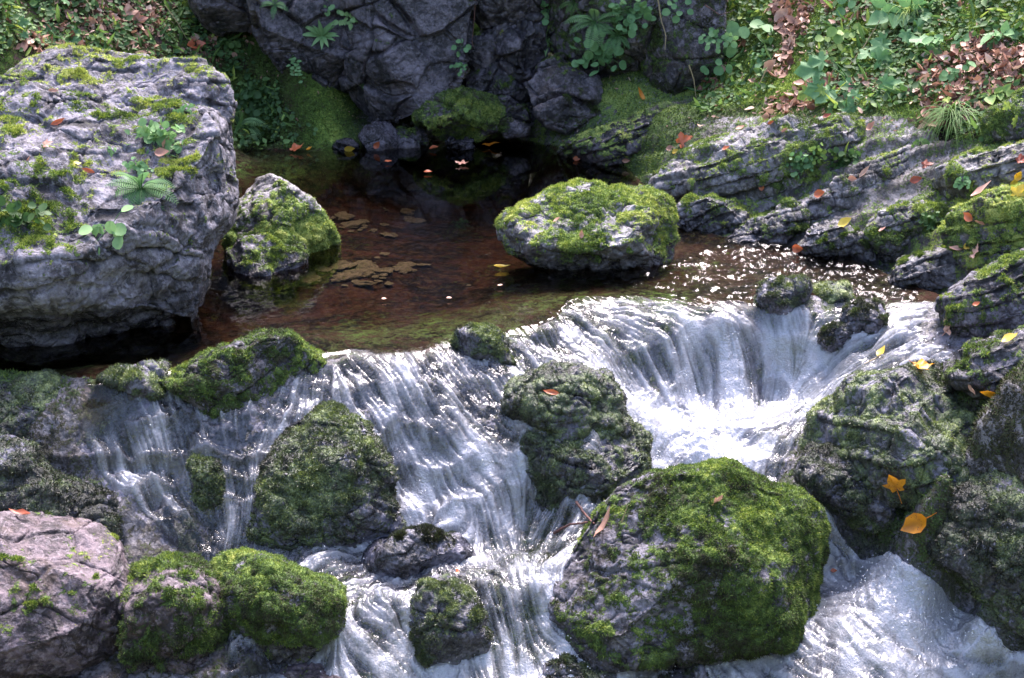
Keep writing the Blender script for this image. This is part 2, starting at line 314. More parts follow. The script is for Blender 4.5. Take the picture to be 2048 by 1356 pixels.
# lip of the pool as a function of x
LIP = [(-300, 790), (0, 780), (100, 765), (170, 772), (270, 765), (400, 725), (500, 700), (640, 708), (700, 698), (780, 700), (850, 700), (900, 672), (1000, 665), (1060, 648), (1110, 632), (1135, 605), (1200, 597), (1280, 592), (1370, 607), (1450, 602), (1520, 610), (1620, 606), (1700, 600), (1800, 598), (1900, 612), (2100, 640)]
lp = np.array([PZ(u, v, 0.0) for u, v in LIP]); o_ = np.argsort(lp[:, 0]); lp = lp[o_]
_lx = np.arange(-6, 6, .01); _ly = np.interp(_lx, lp[:, 0], lp[:, 1]) + .022 * perlin(np.stack([_lx * 5, 0 * _lx, 0 * _lx], 1), 37) + .016 * perlin(np.stack([_lx * 17, 0 * _lx, 0 * _lx], 1), 38)
def lipY(x): return np.interp(x, _lx, _ly)
def stepz(x, y, z):
    p_ = np.stack([x, y, z * 0], 1); k = sm(lipY(x) - y, .02, .15)
    b = z + .13 * perlin(p_ * 1.7, 33) + .05 * perlin(p_ * 5, 34)
    return z + k * (.25 + .6 * sm(perlin(p_ * 2.3, 35), -.3, .4)) * terrace(b, .125, 5, 2.6)
def water0(x, y):
    g = ground0(x, y) + 0.02
    D = sm(lipY(x) - y, -0.03, 0.05)
    return np.where(D > 0, np.minimum(0.0, g) * D, 0.0)
def hit(u, v, fn):
    u = np.atleast_1d(np.asarray(u, float)); v = np.atleast_1d(np.asarray(v, float)); d = ray(u, v)
    best = np.full(len(u), np.nan); t = np.full(len(u), 4.2)
    done = np.zeros(len(u), bool)
    for k in range(900):
        p = CAM + d * t[:, None]; below = p[:, 2] < fn(p[:, 0], p[:, 1])
        best = np.where(below & ~done, t, best); done |= below
        t = t + 0.01
        if done.all(): break
    best = np.where(np.isnan(best), 9.0, best)
    return CAM + d * best[:, None]
def polymask(x, y, P):
    inside = np.zeros(x.shape, bool); n = len(P)
    for i in range(n):
        x1, y1 = P[i]; x2, y2 = P[(i + 1) % n]
        if y1 == y2: continue
        c = ((y1 > y) != (y2 > y)) & (x < (x2 - x1) * (y - y1) / (y2 - y1) + x1)
        inside ^= c
    return inside
def polymask_fast(u, v, P): return polymask(np.asarray(u), np.asarray(v), P)

# ------------------------------------------------------------------ detailed ground + water on one perspective-spaced grid
ys = np.concatenate([np.arange(4.45, 4.9, 0.006), np.arange(4.9, 6.75, 0.0036), np.arange(6.75, 9.6, 0.0075), np.arange(9.6, 10.8, 0.012)])
uu = np.arange(-260, 2330, 1.9)
UG, YG = np.meshgrid(uu, ys); XG = (UG - 1024) / F * YG * 1.06
nr, nc = UG.shape; NV = nr * nc
xg = XG.ravel(); yg = YG.ravel(); g0 = ground0(xg, yg)
P2 = np.stack([xg, yg, g0], 1)
pu, pv = project(P2)
STREAM = [(-300, 735), (0, 745), (200, 765), (165, 830), (150, 900), (215, 990), (330, 1075), (380, 1110), (430, 1160), (450, 1290), (430, 1400), (520, 1460), (1300, 1460), (1560, 1440), (2400, 1500), (2400, 1300), (2048, 1265), (1960, 1200), (1890, 1150), (1800, 1105), (1720, 1060), (1660, 1000), (1600, 985), (1560, 960), (1590, 900), (1610, 850), (1650, 800), (1760, 770), (1880, 745), (1960, 700), (1930, 640), (1880, 590), (1800, 560), (1740, 530), (1640, 500), (1480, 480), (1340, 445), (1300, 380), (1240, 320), (1100, 290), (800, 280), (655, 288), (640, 299), (480, 301), (300, 260), (-300, 260)]
inS = polymask(pu, pv, STREAM)
bankR = sm(pu, 1080, 1250) * (1 - inS) * sm(-pv, -760, -560)       # stratified right bank
lump = fbm(P2 * [1, 1, .3], 5.0, 3, 11); lump2 = fbm(P2, 16.0, 4, 21); fine = fbm(P2, 60.0, 3, 31)
rdg = fbm(P2, 9.0, 3, 41, ridged=True)
down = sm(lipY(xg) - yg, 0.0, 0.12)                                 # 1 below the lip
softw = 1 - inS.reshape(nr, nc).astype(np.float32)
for ax, n_b in ((0, 7), (1, 7), (0, 7), (1, 7)):
    cs = np.cumsum(np.pad(softw, [(n_b + 1, n_b) if a_ == ax else (0, 0) for a_ in (0, 1)], mode='edge'), axis=ax)
    softw = (cs[2 * n_b + 1:] - cs[:-2 * n_b - 1] if ax == 0 else cs[:, 2 * n_b + 1:] - cs[:, :-2 * n_b - 1]) / (2 * n_b + 1)
softw = sm(softw.ravel(), .5, 1.0)
g0 = g0 + .075 * sm(pu, 1600, 1720) * sm(pv, 690, 760) * softw
g0 = g0 + .055 * bankR * (1 - sm(-pv, -300, -200)) * sm(pu, 1330, 1450) * sm(g0, .03, .12)
BUMPS = [(430, 930, 70, .05), (300, 860, 60, .05), (560, 1010, 80, .05), (100, 860, 80, .05), (250, 1010, 60, .06), (370, 1040, 60, .05), (480, 880, 60, .05), (170, 940, 50, .05), (1120, 950, 120, .06), (1220, 940, 60, .04),
    (700, 1020, 60, .04), (900, 870, 45, .04), (880, 790, 50, .03), (1010, 760, 50, .04), (1050, 690, 40, .03), (740, 860, 50, .035), (1350, 690, 60, .03), (1500, 700, 50, .03), (1450, 640, 40, .02), (1640, 880, 50, .05), (1780, 690, 45, .035), (1850, 650, 50, .03), (1820, 740, 50, .04), (620, 1180, 40, .03), (760, 1230, 50, .04), (1040, 1110, 50, .02), (980, 1180, 40, .03), (860, 1220, 60, .04), (1080, 1200, 30, .03)]
for bu, bv, br, bh in BUMPS:
    bc = hit(bu, bv, ground0)[0]; rad_ = br / F * 6.0; dd_ = np.hypot(xg - bc[0], (yg - bc[1]) * 1.3) / rad_; dd_ = dd_ * (1 + .25 * perlin(P2 * 9, 36)); g0 = g0 + bh * .8 * np.clip(1 - dd_ * dd_, 0, 1) ** .8
bumpz = g0 - P2[:, 2]
g0 = stepz(xg, yg, g0); left_rock = down * sm(-pu, -640, -560) * sm(-pv, -1120, -1060)
amp = 0.008 + 0.032 * down * inS + 0.02 * (1 - inS) * sm(pv, 600, 720) + 0.02 * left_rock
zg = g0 + amp * lump + amp * 0.55 * lump2 + (0.003 + 0.004 * (1 - inS) + .007 * bankR) * fine + bankR * .006 * fbm(P2, 33.0, 3, 32) + 0.012 * rdg * (1 - inS) * (1 - bankR)
Pg = np.stack([xg, yg, zg], 1)
nb = np.array([-.32, .18, .92]); nb /= np.linalg.norm(nb)
wp = P2 + 0.05 * np.stack([perlin(P2 * 2.2, 5), perlin(P2 * 2.2, 6), perlin(P2 * 2.2, 7)], 1)
bco = wp @ nb
tr = terrace(bco, 0.085, 3, 5) + 0.5 * terrace(bco + 0.02, 0.031, 4, 4)
# broken into blocks along the strike as well
tr2 = terrace(wp @ np.array([.75, -.5, .3]) + 0.03 * perlin(P2 * 4, 9), 0.22, 8, 8)
up_soil = sm(-pv, -300 + 0.0 * pv, -215 + 0.0 * pv)
kk = bankR * (1 - 0.9 * sm(-pv, -(330 - (pu - 1100) * 0.06), -(215 - (pu - 1100) * 0.02)))
Pg = Pg + nb * (tr * 1.0 * kk)[:, None] + np.array([.3, -.5, .5]) * (tr2 * 0.20 * kk)[:, None]
Pg[:, 2] += kk * 0.012 * lump2
def edge(b, th, sd):
    q_ = b / th + .5 * perlin(np.stack([b / th * .7, b * 0 + 3.1, b * 0 + sd], 1), sd); q_ = np.abs(q_ - np.round(q_)); return sm(.13 - q_, 0, .09)
crk = np.maximum(edge(bco, .085, 3), .8 * edge(bco + .02, .031, 4) * sm(lump, 0, .3)) * kk * sm(lump2 + lump, -.5, .1)
Pg = Pg - nb * (crk * .012)[:, None]
# attribute fields by inverse distance in picture-independent world space from hand-set control values
def idw(vals, x, y, pw=3.0):
    C = np.array([list(hit(u, v, ground0)[0][:2]) + [a] for u, v, a in vals]); out = np.zeros(x.size, np.float32)
    for s in range(0, x.size, 100000):
        d = (x[s:s + 100000, None] - C[:, 0]) ** 2 + (y[s:s + 100000, None] - C[:, 1]) ** 2
        w_ = 1 / (d ** (pw / 2) + 1e-4); out[s:s + 100000] = (w_ @ C[:, 2]) / w_.sum(1)
    return out
MOSSV = [(500, 200, .95), (560, 270, .9), (400, 120, .7), (300, 60, .55), (150, 50, .6), (30, 60, .7), (450, 30, .7), (600, 200, .9), (1250, 250, .75), (1200, 290, .5), (1330, 240, .7), (1450, 200, .5), (1400, 100, .75),
         (1500, 130, .45), (1500, 30, .7), (1620, 60, .5), (1600, 180, .2), (1700, 200, .5), (1800, 100, .55), (1900, 60, .6), (2000, 80, .2), (2030, 180, .6), (1950, 240, .4), (1880, 240, .4), (1500, 280, .45), (1400, 330, .4), (1350, 390, .3),
         (1500, 370, .25), (1650, 330, .35), (1700, 380, .2), (1800, 350, .25), (1620, 450, .2), (1850, 430, .4), (1950, 380, .8), (2030, 420, .95), (1990, 500, .6), (1850, 500, .35), (2000, 600, .35), (1900, 560, .3), (1950, 640, .25), (2030, 700, .3),
         (1750, 650, .4), (1700, 700, .45), (1800, 760, .4), (1900, 800, .8), (2000, 820, .8), (1700, 850, .8), (1800, 900, .8), (1620, 900, .5), (1950, 950, .6), (2040, 1000, .6), (1800, 1000, .8), (1900, 1080, .8), (2000, 1150, .8), (1650, 960, .6),
         (100, 850, .6), (50, 950, .75), (150, 950, .4), (300, 850, .2), (300, 1000, .35), (400, 880, .4), (420, 960, .6), (500, 880, .4), (600, 1000, .6), (380, 1060, .6), (250, 1050, .4), (20, 1010, .9),
         (700, 800, .35), (800, 850, .35), (950, 850, .45), (1100, 850, .7), (1200, 900, .8), (1100, 980, .85), (1180, 960, .85), (1040, 930, .7), (900, 950, .3), (1050, 700, .5), (1300, 700, .5), (1450, 700, .5), (1400, 850, .1), (800, 1150, .3), (1000, 1200, .6), (700, 1250, .45),
         (850, 1250, .6), (1080, 1250, .8), (900, 650, .75), (1000, 640, .8), (750, 670, .75), (1100, 600, .7), (1250, 580, .65), (1400, 590, .5), (1620, 580, .6), (800, 560, .05), (900, 500, .0), (700, 450, .1), (1000, 450, .1), (900, 400, .2), (600, 620, .0), (1200, 560, .2), (1550, 520, .1), (1700, 1200, .3), (1900, 1250, .2)]
WETV = [(500, 250, .1), (1400, 100, .1), (1700, 300, .1), (1400, 420, .4), (1600, 480, .5), (1900, 450, .1), (1800, 540, .6), (1950, 600, .35), (2030, 700, .4), (1750, 700, .9), (1900, 800, .45), (2000, 900, .35), (1700, 900, .6), (1650, 980, .8), (1950, 1100, .5),
        (200, 850, 1), (400, 950, 1), (100, 950, .8), (600, 950, 1), (800, 850, 1), (1200, 850, 1), (700, 1150, 1), (900, 550, 1), (1400, 700, 1), (1800, 1200, 1), (1200, 310, .6)]
moss = idw(MOSSV, xg, yg) ; wet = idw(WETV, xg, yg)
mcn = fbm(P2, 2.3, 3, 51)
upz = 0.0
moss = np.clip(moss + 0.35 * lump2 + 0.25 * mcn - 0.05 + .16 * bankR, 0, 1)
mossc = np.clip(0.42 + 0.55 * mcn + 0.2 * lump2 - 0.20 * down + 0.22 * sm(pu, 1820, 1950) * sm(-pv, -620, -430) * sm(pv, 300, 360) + 0.12 * bankR, 0, 1)
# ---- water surface height & flow texture (line integral convolution along hand-set flow directions)
FLOW = """700 720 60 160|640 740 -10 60|780 800 40 150|850 720 30 100|900 850 80 150|950 950 60 90|830 980 20 60|1000 900 40 100|700 900 50 120|980 700 60 90|1050 680 70 110|1130 650 60 90|1200 640 90 90|1300 620 90 80|1400 640 80 80|1500 660 60 90|1580 680 40 90
1180 730 60 60|1250 790 50 60|1350 760 20 60|1450 760 0 60|1550 760 -20 60|1620 740 -60 50|1500 850 -100 50|1400 880 -110 50|1300 930 -80 60|1220 990 -120 40|1100 1040 -60 60|1000 1070 20 60|900 1060 -100 15|700 1080 -120 25|1700 650 -60 40|1800 620 -80 30|1900 640 -90 40|1760 700 -80 30|1850 720 -90 20|1680 560 -60 60
1750 530 -60 30|1500 530 -100 40|1350 560 -50 30|1600 900 -10 60|1630 950 10 60|950 1130 40 50|1050 1130 0 60|1120 1100 -50 60|1000 1240 20 90|1040 1300 0 80|1100 1270 40 60|700 1180 -60 50|600 1250 -60 40|750 1260 80 50|830 1290 40 80|850 1180 -40 40|1660 1040 60 50|1720 1120 60 60|1650 1130 60 40|1800 1150 50 50|1900 1170 60 60
1800 1250 60 100|1950 1250 80 80|2030 1280 80 50|1700 1280 20 60|1750 1340 40 60|1650 1320 50 50|220 820 20 80|250 900 10 90|330 900 10 80|280 1000 60 60|340 1050 30 50|180 850 10 60|450 900 5 60|540 860 -20 60|1200 1330 50 20|500 1130 -40 40
600 560 -60 0|900 600 30 60|800 660 10 40|400 700 -60 20|900 400 0 40"""
FL = [tuple(map(float, a.split())) for a in FLOW.replace('\n', '|').split('|') if a.strip()]
fa = hit([f[0] for f in FL], [f[1] for f in FL], water0); fb = hit([f[0] + f[2] for f in FL], [f[1] + f[3] for f in FL], water0)
fd = (fb - fa)[:, :2]; fd[:, 0] *= 1.8; fd /= np.linalg.norm(fd, axis=1)[:, None] + 1e-9
LX0, LX1, LY0, LY1, LS = -2.4, 2.6, 4.4, 7.9, 0.0042
lx, ly = np.meshgrid(np.arange(LX0, LX1, LS), np.arange(LY0, LY1, LS)); LH, LW = lx.shape
def coarse_field(vals, P, s=10, pw=3.0):
    cx = lx[::s, ::s]; cy = ly[::s, ::s]; out = []
    d = (cx.ravel()[:, None] - P[:, 0]) ** 2 + (cy.ravel()[:, None] - P[:, 1]) ** 2; w_ = 1 / (d ** (pw / 2) + 1e-4)
    A = ((w_ @ vals) / w_.sum(1)[:, None]).reshape(cx.shape + (-1,))
    fx = np.clip((lx[0] - LX0) / (LS * s), 0, cx.shape[1] - 1.001); fy = np.clip((ly[:, 0] - LY0) / (LS * s), 0, cx.shape[0] - 1.001)
    ix = fx.astype(int); iy = fy.astype(int); tx = (fx - ix)[None, :, None]; ty = (fy - iy)[:, None, None]
    return (A[iy][:, ix] * (1 - tx) + A[iy][:, ix + 1] * tx) * (1 - ty) + (A[iy + 1][:, ix] * (1 - tx) + A[iy + 1][:, ix + 1] * tx) * ty
vf = coarse_field(fd, fa); vf /= np.linalg.norm(vf, axis=2)[..., None] + 1e-9
def lic(noise, L, wob=0.0, seed=0):
    acc = noise.copy(); wsum = 1.0
    for sgn in (1, -1):
        px = np.tile(np.arange(LW, dtype=np.float32), (LH, 1)); py = np.tile(np.arange(LH, dtype=np.float32)[:, None], (1, LW))
        for k in range(1, L + 1):
            ix = np.clip(px + .5, 0, LW - 1).astype(np.int32); iy = np.clip(py + .5, 0, LH - 1).astype(np.int32)
            v = vf[iy, ix]; px += sgn * v[..., 0]; py += sgn * v[..., 1]
            ix = np.clip(px + .5, 0, LW - 1).astype(np.int32); iy = np.clip(py + .5, 0, LH - 1).astype(np.int32)
            w_ = 1 - k / (L + 1.0); acc += w_ * noise[iy, ix]; wsum += w_ if sgn == 1 else 0
            if sgn == -1: wsum += w_
    a = acc / wsum; a -= a.mean(); return a / a.std()
rr = np.random.RandomState(5)
def blur(A, n):
    for _ in range(n):
        A = (np.roll(A, 1, 0) + A * 2 + np.roll(A, -1, 0)) / 4; A = (np.roll(A, 1, 1) + A * 2 + np.roll(A, -1, 1)) / 4
    return A
l1 = lic(rr.rand(LH, LW).astype(np.float32), 14)
l2 = lic(blur(rr.rand(LH, LW), 2).astype(np.float32), 24)
l3 = lic(blur(rr.rand(LH, LW), 24).astype(np.float32), 30)
def lsample(A, x, y):
    fx = np.clip((x - LX0) / LS, 0, LW - 1.001); fy = np.clip((y - LY0) / LS, 0, LH - 1.001)
    ix = fx.astype(int); iy = fy.astype(int); tx = fx - ix; ty = fy - iy
    return (A[iy, ix] * (1 - tx) + A[iy, ix + 1] * tx) * (1 - ty) + (A[iy + 1, ix] * (1 - tx) + A[iy + 1, ix + 1] * tx) * ty
FOAM_SHEEN = [(150, 900, .22), (300, 960, .35), (450, 960, .25), (550, 930, .3), (600, 880, .3), (380, 870, .3), (480, 1040, .25), (120, 1000, .2), (340, 820, .3), (700, 720, .35), (780, 760, .40), (640, 780, .25), (760, 850, .62), (820, 950, .78), (850, 1030, .9), (900, 1000, .72), (960, 1030, .6), (940, 900, .55), (1000, 960, .5), (900, 850, .4), (1000, 800, .35), (900, 760, .42), (700, 850, .3), (1000, 720, .35),  # low values on the left wall paint its sky sheen as pale foam
        (1100, 900, .22), (1180, 940, .15), (1120, 980, .12), (1220, 980, .2), (1080, 680, .25), (1150, 720, .45), (1220, 760, .85), (1270, 810, .95), (1200, 660, .3), (1300, 640, .4), (1300, 700, .4), (1400, 640, .4), (1400, 700, .45), (1500, 660, .5), (1550, 720, .75), (1600, 700, .65), (1500, 625, .45), (1600, 650, .55), (1560, 680, .55), (1300, 780, .8), (1400, 760, .8), (1500, 740, .75), (1620, 740, .8),
        (1350, 820, 1.05), (1450, 820, 1.0), (1550, 800, .95), (1600, 790, .7), (1400, 880, 1.0), (1300, 930, .85), (1500, 890, .75), (1250, 980, .7), (1580, 880, .5), (1600, 960, .4), (1700, 650, .45), (1800, 640, .45), (1900, 650, .45), (1850, 700, .4), (1750, 720, .4), (1650, 620, .35),
        (900, 1055, .75), (1000, 1050, .6), (1150, 1020, .3), (1100, 1060, .4), (1150, 1080, .5), (700, 1080, .45), (600, 1090, .3), (500, 1110, .2), (1050, 1120, .4), (1120, 1150, .5), (980, 1130, .3), (900, 1180, .35), (750, 1180, .35), (680, 1160, .35), (620, 1230, .35), (720, 1240, .5),
        (800, 1280, .6), (850, 1330, .75), (700, 1300, .5), (650, 1290, .4), (1000, 1220, .5), (1020, 1270, .6), (1050, 1320, .8), (950, 1260, .45), (1100, 1300, .7), (1080, 1240, .3), (1200, 1325, .6), (1300, 1340, .4), (480, 1290, .25), (860, 1150, .2), (550, 1200, .15),
        (1650, 1040, .6), (1700, 1080, .7), (1760, 1130, 1.0), (1700, 1150, .8), (1850, 1130, .95), (1900, 1170, .8), (1750, 1200, 1.0), (1700, 1250, .75), (1850, 1220, .8), (1850, 1300, .85), (1950, 1290, .75), (2000, 1340, .9), (1950, 1220, .75), (1750, 1320, .75), (1670, 1290, .5), (1650, 1340, .6), (2048, 1290, .7), (2048, 1350, .9),
        (220, 830, .55), (190, 850, .4), (260, 900, .45), (330, 910, .5), (270, 980, .4), (330, 1040, .5), (450, 900, .15), (540, 880, .3), (150, 800, .15), (400, 1000, .2),
        (600, 650, -.5), (800, 600, -.6), (900, 660, -.4), (780, 680, -.3), (1000, 600, -.5), (1100, 560, -.6), (1250, 560, -.3), (1400, 560, -.1), (1550, 520, -.1), (300, 720, -.5), (1700, 540, .0), (1800, 560, .1), (1600, 570, .0), (1000, 400, -.6)]
fp = hit([f[0] for f in FOAM_SHEEN], [f[1] for f in FOAM_SHEEN], water0)
fc = coarse_field(np.array([[f[2]] for f in FOAM_SHEEN]), fp, 6, 3.5)[..., 0]
s1 = lsample(l1, xg, yg); s2 = lsample(l2, xg, yg); s3 = lsample(l3, xg, yg); fbase = lsample(fc, xg, yg)
D = sm(lipY(xg) - yg, -0.02, 0.10)
crest = np.exp(-((lipY(xg) - yg - 0.01) / 0.022) ** 2)
CHOP = [(1300, 560, .6), (1400, 540, .9), (1400, 510, .7), (1500, 510, 1), (1600, 515, 1), (1650, 540, 1), (1750, 550, 1), (1800, 580, 1), (1450, 580, .7), (1550, 570, .8), (1350, 480, .1), (1700, 500, .8), (1100, 560, .08), (1200, 580, .2), (900, 600, .05), (700, 600, .03), (900, 400, .02), (500, 650, .06), (300, 700, .1), (1200, 500, .05), (1400, 430, .05)]
cp = hit([f[0] for f in CHOP], [f[1] for f in CHOP], water0)
chp = lsample(coarse_field(np.array([[f[2]] for f in CHOP]), cp, 6, 4.0)[..., 0], xg, yg) * sm(7.9 - yg, 0, .4)
chop = np.clip(np.maximum(chp * (1 - D), 0.55 * D), 0, 1)
Wz = water0(xg, yg); Wz = np.where(D > 0, np.minimum(Wz, 0) + (g0 - ground0(xg, yg)) * D, Wz)
lumpW = (amp * lump * 0.9 + amp * 0.25 * lump2) * D
q = np.stack([xg, yg, 0 * xg], 1)
cz = perlin(q * [15, 9, 1], 71) * 0.015 + perlin(q * [36, 21, 1], 72) * 0.010
Wz = Wz + lumpW + D * (0.0007 * s1 + 0.0014 * s2 + 0.0030 * s3) + chp * (1 - D) * cz
tm = np.clip(fbase, 0, 1.1) * D
turb = sm(tm, .8, 1.0)
Wz = Wz + turb * (0.030 * (fbm(q, 11.0, 5, 81, .6) + 0.35) + .012 * fbm(q, 34.0, 3, 82, ridged=True)) + crest * 0.006 * (1 + s2 * .6) * sm(pu, 600, 700) * sm(-pv, -720, -580)
patch = fbm(np.stack([xg, yg, 0 * xg], 1), 9.0, 3, 83)
patch2 = fbm(np.stack([xg, yg, 0 * xg], 1), 26.0, 3, 85)
foam = np.minimum(fbase, .86) * 1.34 + 0.09 * s1 + 0.09 * s2 + 0.15 * s3 + .50 * patch + .20 * patch2
foam = np.clip((foam - .24) / .95, 0, 1) ** 1.3 * D
foam = np.clip(foam + turb * (0.12 + .25 * patch2), 0, .97)
Wz = Wz - D * .013 * (1 - np.clip(foam * 1.8, 0, 1))
softS = inS.reshape(nr, nc).astype(np.float32)
for ax, n_b in ((0, 9), (1, 9), (0, 9), (1, 9)):
    cs = np.cumsum(np.pad(softS, [(n_b + 1, n_b) if a_ == ax else (0, 0) for a_ in (0, 1)], mode='edge'), axis=ax)
    softS = (cs[2 * n_b + 1:] - cs[:-2 * n_b - 1] if ax == 0 else cs[:, 2 * n_b + 1:] - cs[:, :-2 * n_b - 1]) / (2 * n_b + 1)
Wz = Wz - .07 * (1 - sm(softS.ravel(), .45, .85)) * D
moss = np.clip(moss + .3 * (pu > 1380) * (pv < 235) * (1 - sm(-pv, -60, 400)) + .22 * (pu > 1380) * (pv < 235), 0, 1)
water_ok = inS & (Wz > Pg[:, 2] - 0.025)

vid = np.arange(NV).reshape(nr, nc)
quads = np.stack([vid[:-1, :-1], vid[:-1, 1:], vid[1:, 1:], vid[1:, :-1]], -1).reshape(-1, 4)
def sub_mesh(name, mask_faces, P, mat, attrs):
    q_ = quads[mask_faces]; used = np.unique(q_); mp = np.full(NV, -1, np.int64); mp[used] = np.arange(len(used))
    return mesh_np(name, P[used], mp[q_], mat, attrs={k: v[used] for k, v in attrs.items()})
fS = inS[quads].sum(1) >= 2
poolm = (yg > lipY(xg) + 0.02)
fP = fS & (poolm[quads].sum(1) >= 2)
fR = pu[quads[:, 0]] > 900
at = {'moss': moss, 'mossc': mossc, 'wet': wet, 'crk': crk}
atp = {'moss': moss * .8, 'mossc': mossc - .22, 'wet': wet * 0.0}
tag(sub_mesh('pool_bed', fP, Pg, M['bed'], atp), kind='structure')
tag(sub_mesh('streambed', fS & ~fP, Pg, M['wet'], at), kind='structure')
soilm = (pv < np.interp(pu, [-300, 640, 900, 1300, 1450, 1600, 1750, 1900, 2100], [400, 330, 0, 160, 200, 215, 205, 290, 260])) & ~(polymask(pu, pv, [(1480, 300), (1560, 200), (1750, 190), (1850, 270), (1800, 330)]))
# soil on the two upper slopes, bare rock lower on the right bank
fso = soilm[quads].sum(1) >= 2
tag(sub_mesh('right_bank', ~fS & fR & ~fso, Pg, M['bank'], at), kind='structure')
tag(sub_mesh('earth_slope', ~fS & fso, Pg, M['soil'], at), kind='structure')
tag(sub_mesh('left_bank', ~fS & ~fR & ~fso, Pg, M['bank'], at), kind='structure')
# coarse surroundings out to the gorge sides, with the added rise behind the camera
cx, cy = np.meshgrid(np.arange(-9, 9, .08), np.arange(-5, 15.9, .08)); shp = cx.shape
czz = ground0(cx.ravel(), cy.ravel()); cP = np.stack([cx.ravel(), cy.ravel(), czz], 1)
cP[:, 2] += 0.10 * fbm(cP, 1.6, 4, 61)
infine = (cP[:, 1] > 4.5) & (cP[:, 1] < 10.75) & (np.abs(cP[:, 0]) < cP[:, 1] * 0.40)
cP[:, 2] -= 0.35 * infine
ci = np.arange(cP.shape[0]).reshape(shp); cq = np.stack([ci[:-1, :-1], ci[:-1, 1:], ci[1:, 1:], ci[1:, :-1]], -1).reshape(-1, 4)
n_ = fbm(cP, 1.3, 3, 62)
tag(mesh_np('hillside_sky_block', cP, cq, M['bank'], attrs={'moss': np.clip(.6 + n_, 0, 1), 'mossc': np.clip(.4 + n_, 0, 1), 'wet': 0 * n_}), kind='structure')
print('terrain done', NV)

# ------------------------------------------------------------------ moss fuzz: short blades standing on the mossy places of a surface
def blades(V, Fc, mask, mossc, count, seed, ln=0.011, wd=0.34, parent=None, loc=None, name='moss', droop=0.25, mm='moss'):
    rs = np.random.RandomState(seed)
    a = V[Fc[:, 1]] - V[Fc[:, 0]]; b = V[Fc[:, 2]] - V[Fc[:, 0]]; fn = np.cross(a, b); ar = np.linalg.norm(fn, axis=1)
    fn /= ar[:, None] + 1e-12; ce = V[Fc[:, 0]]
    view = ((CAM - ce) * fn).sum(1) / np.linalg.norm(CAM - ce, axis=1)
    wgt = ar * sm(mask[Fc[:, :3]].mean(1), .42, .9) * (view > -0.35)
    if wgt.sum() <= 0: return None
    c = np.cumsum(wgt); k = np.searchsorted(c, rs.rand(count) * c[-1]); k = np.clip(k, 0, len(Fc) - 1)
    r1 = np.sqrt(rs.rand(count)); r2 = rs.rand(count)
    w0, w1, w2 = 1 - r1, r1 * (1 - r2), r1 * r2
    I = Fc[k]; p = V[I[:, 0]] * w0[:, None] + V[I[:, 1]] * w1[:, None] + V[I[:, 2]] * w2[:, None]
    n = fn[k]; d = n + rs.normal(size=(count, 3)) * 0.55; d[:, 2] -= droop; d /= np.linalg.norm(d, axis=1)[:, None]
    s = np.cross(d, rs.normal(size=(count, 3))); s /= np.linalg.norm(s, axis=1)[:, None]
    L = ln * (0.35 + rs.rand(count) + .6 * np.clip(fbm(p, 13.0, 2, 18), -.4, 1))[:, None]; Wd = L * wd
    base = p - n * ln * 0.15
    B = np.stack([base - s * Wd * .5, base + s * Wd * .5, base + d * L], 1).reshape(-1, 3)
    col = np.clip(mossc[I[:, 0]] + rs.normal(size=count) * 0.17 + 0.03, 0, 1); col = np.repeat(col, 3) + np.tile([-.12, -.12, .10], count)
    return mesh_np(name, B, np.arange(count * 3).reshape(-1, 3), M[mm], parent=parent, attrs={'mossc': np.clip(col, 0, 1)}, smooth=False, loc=loc)

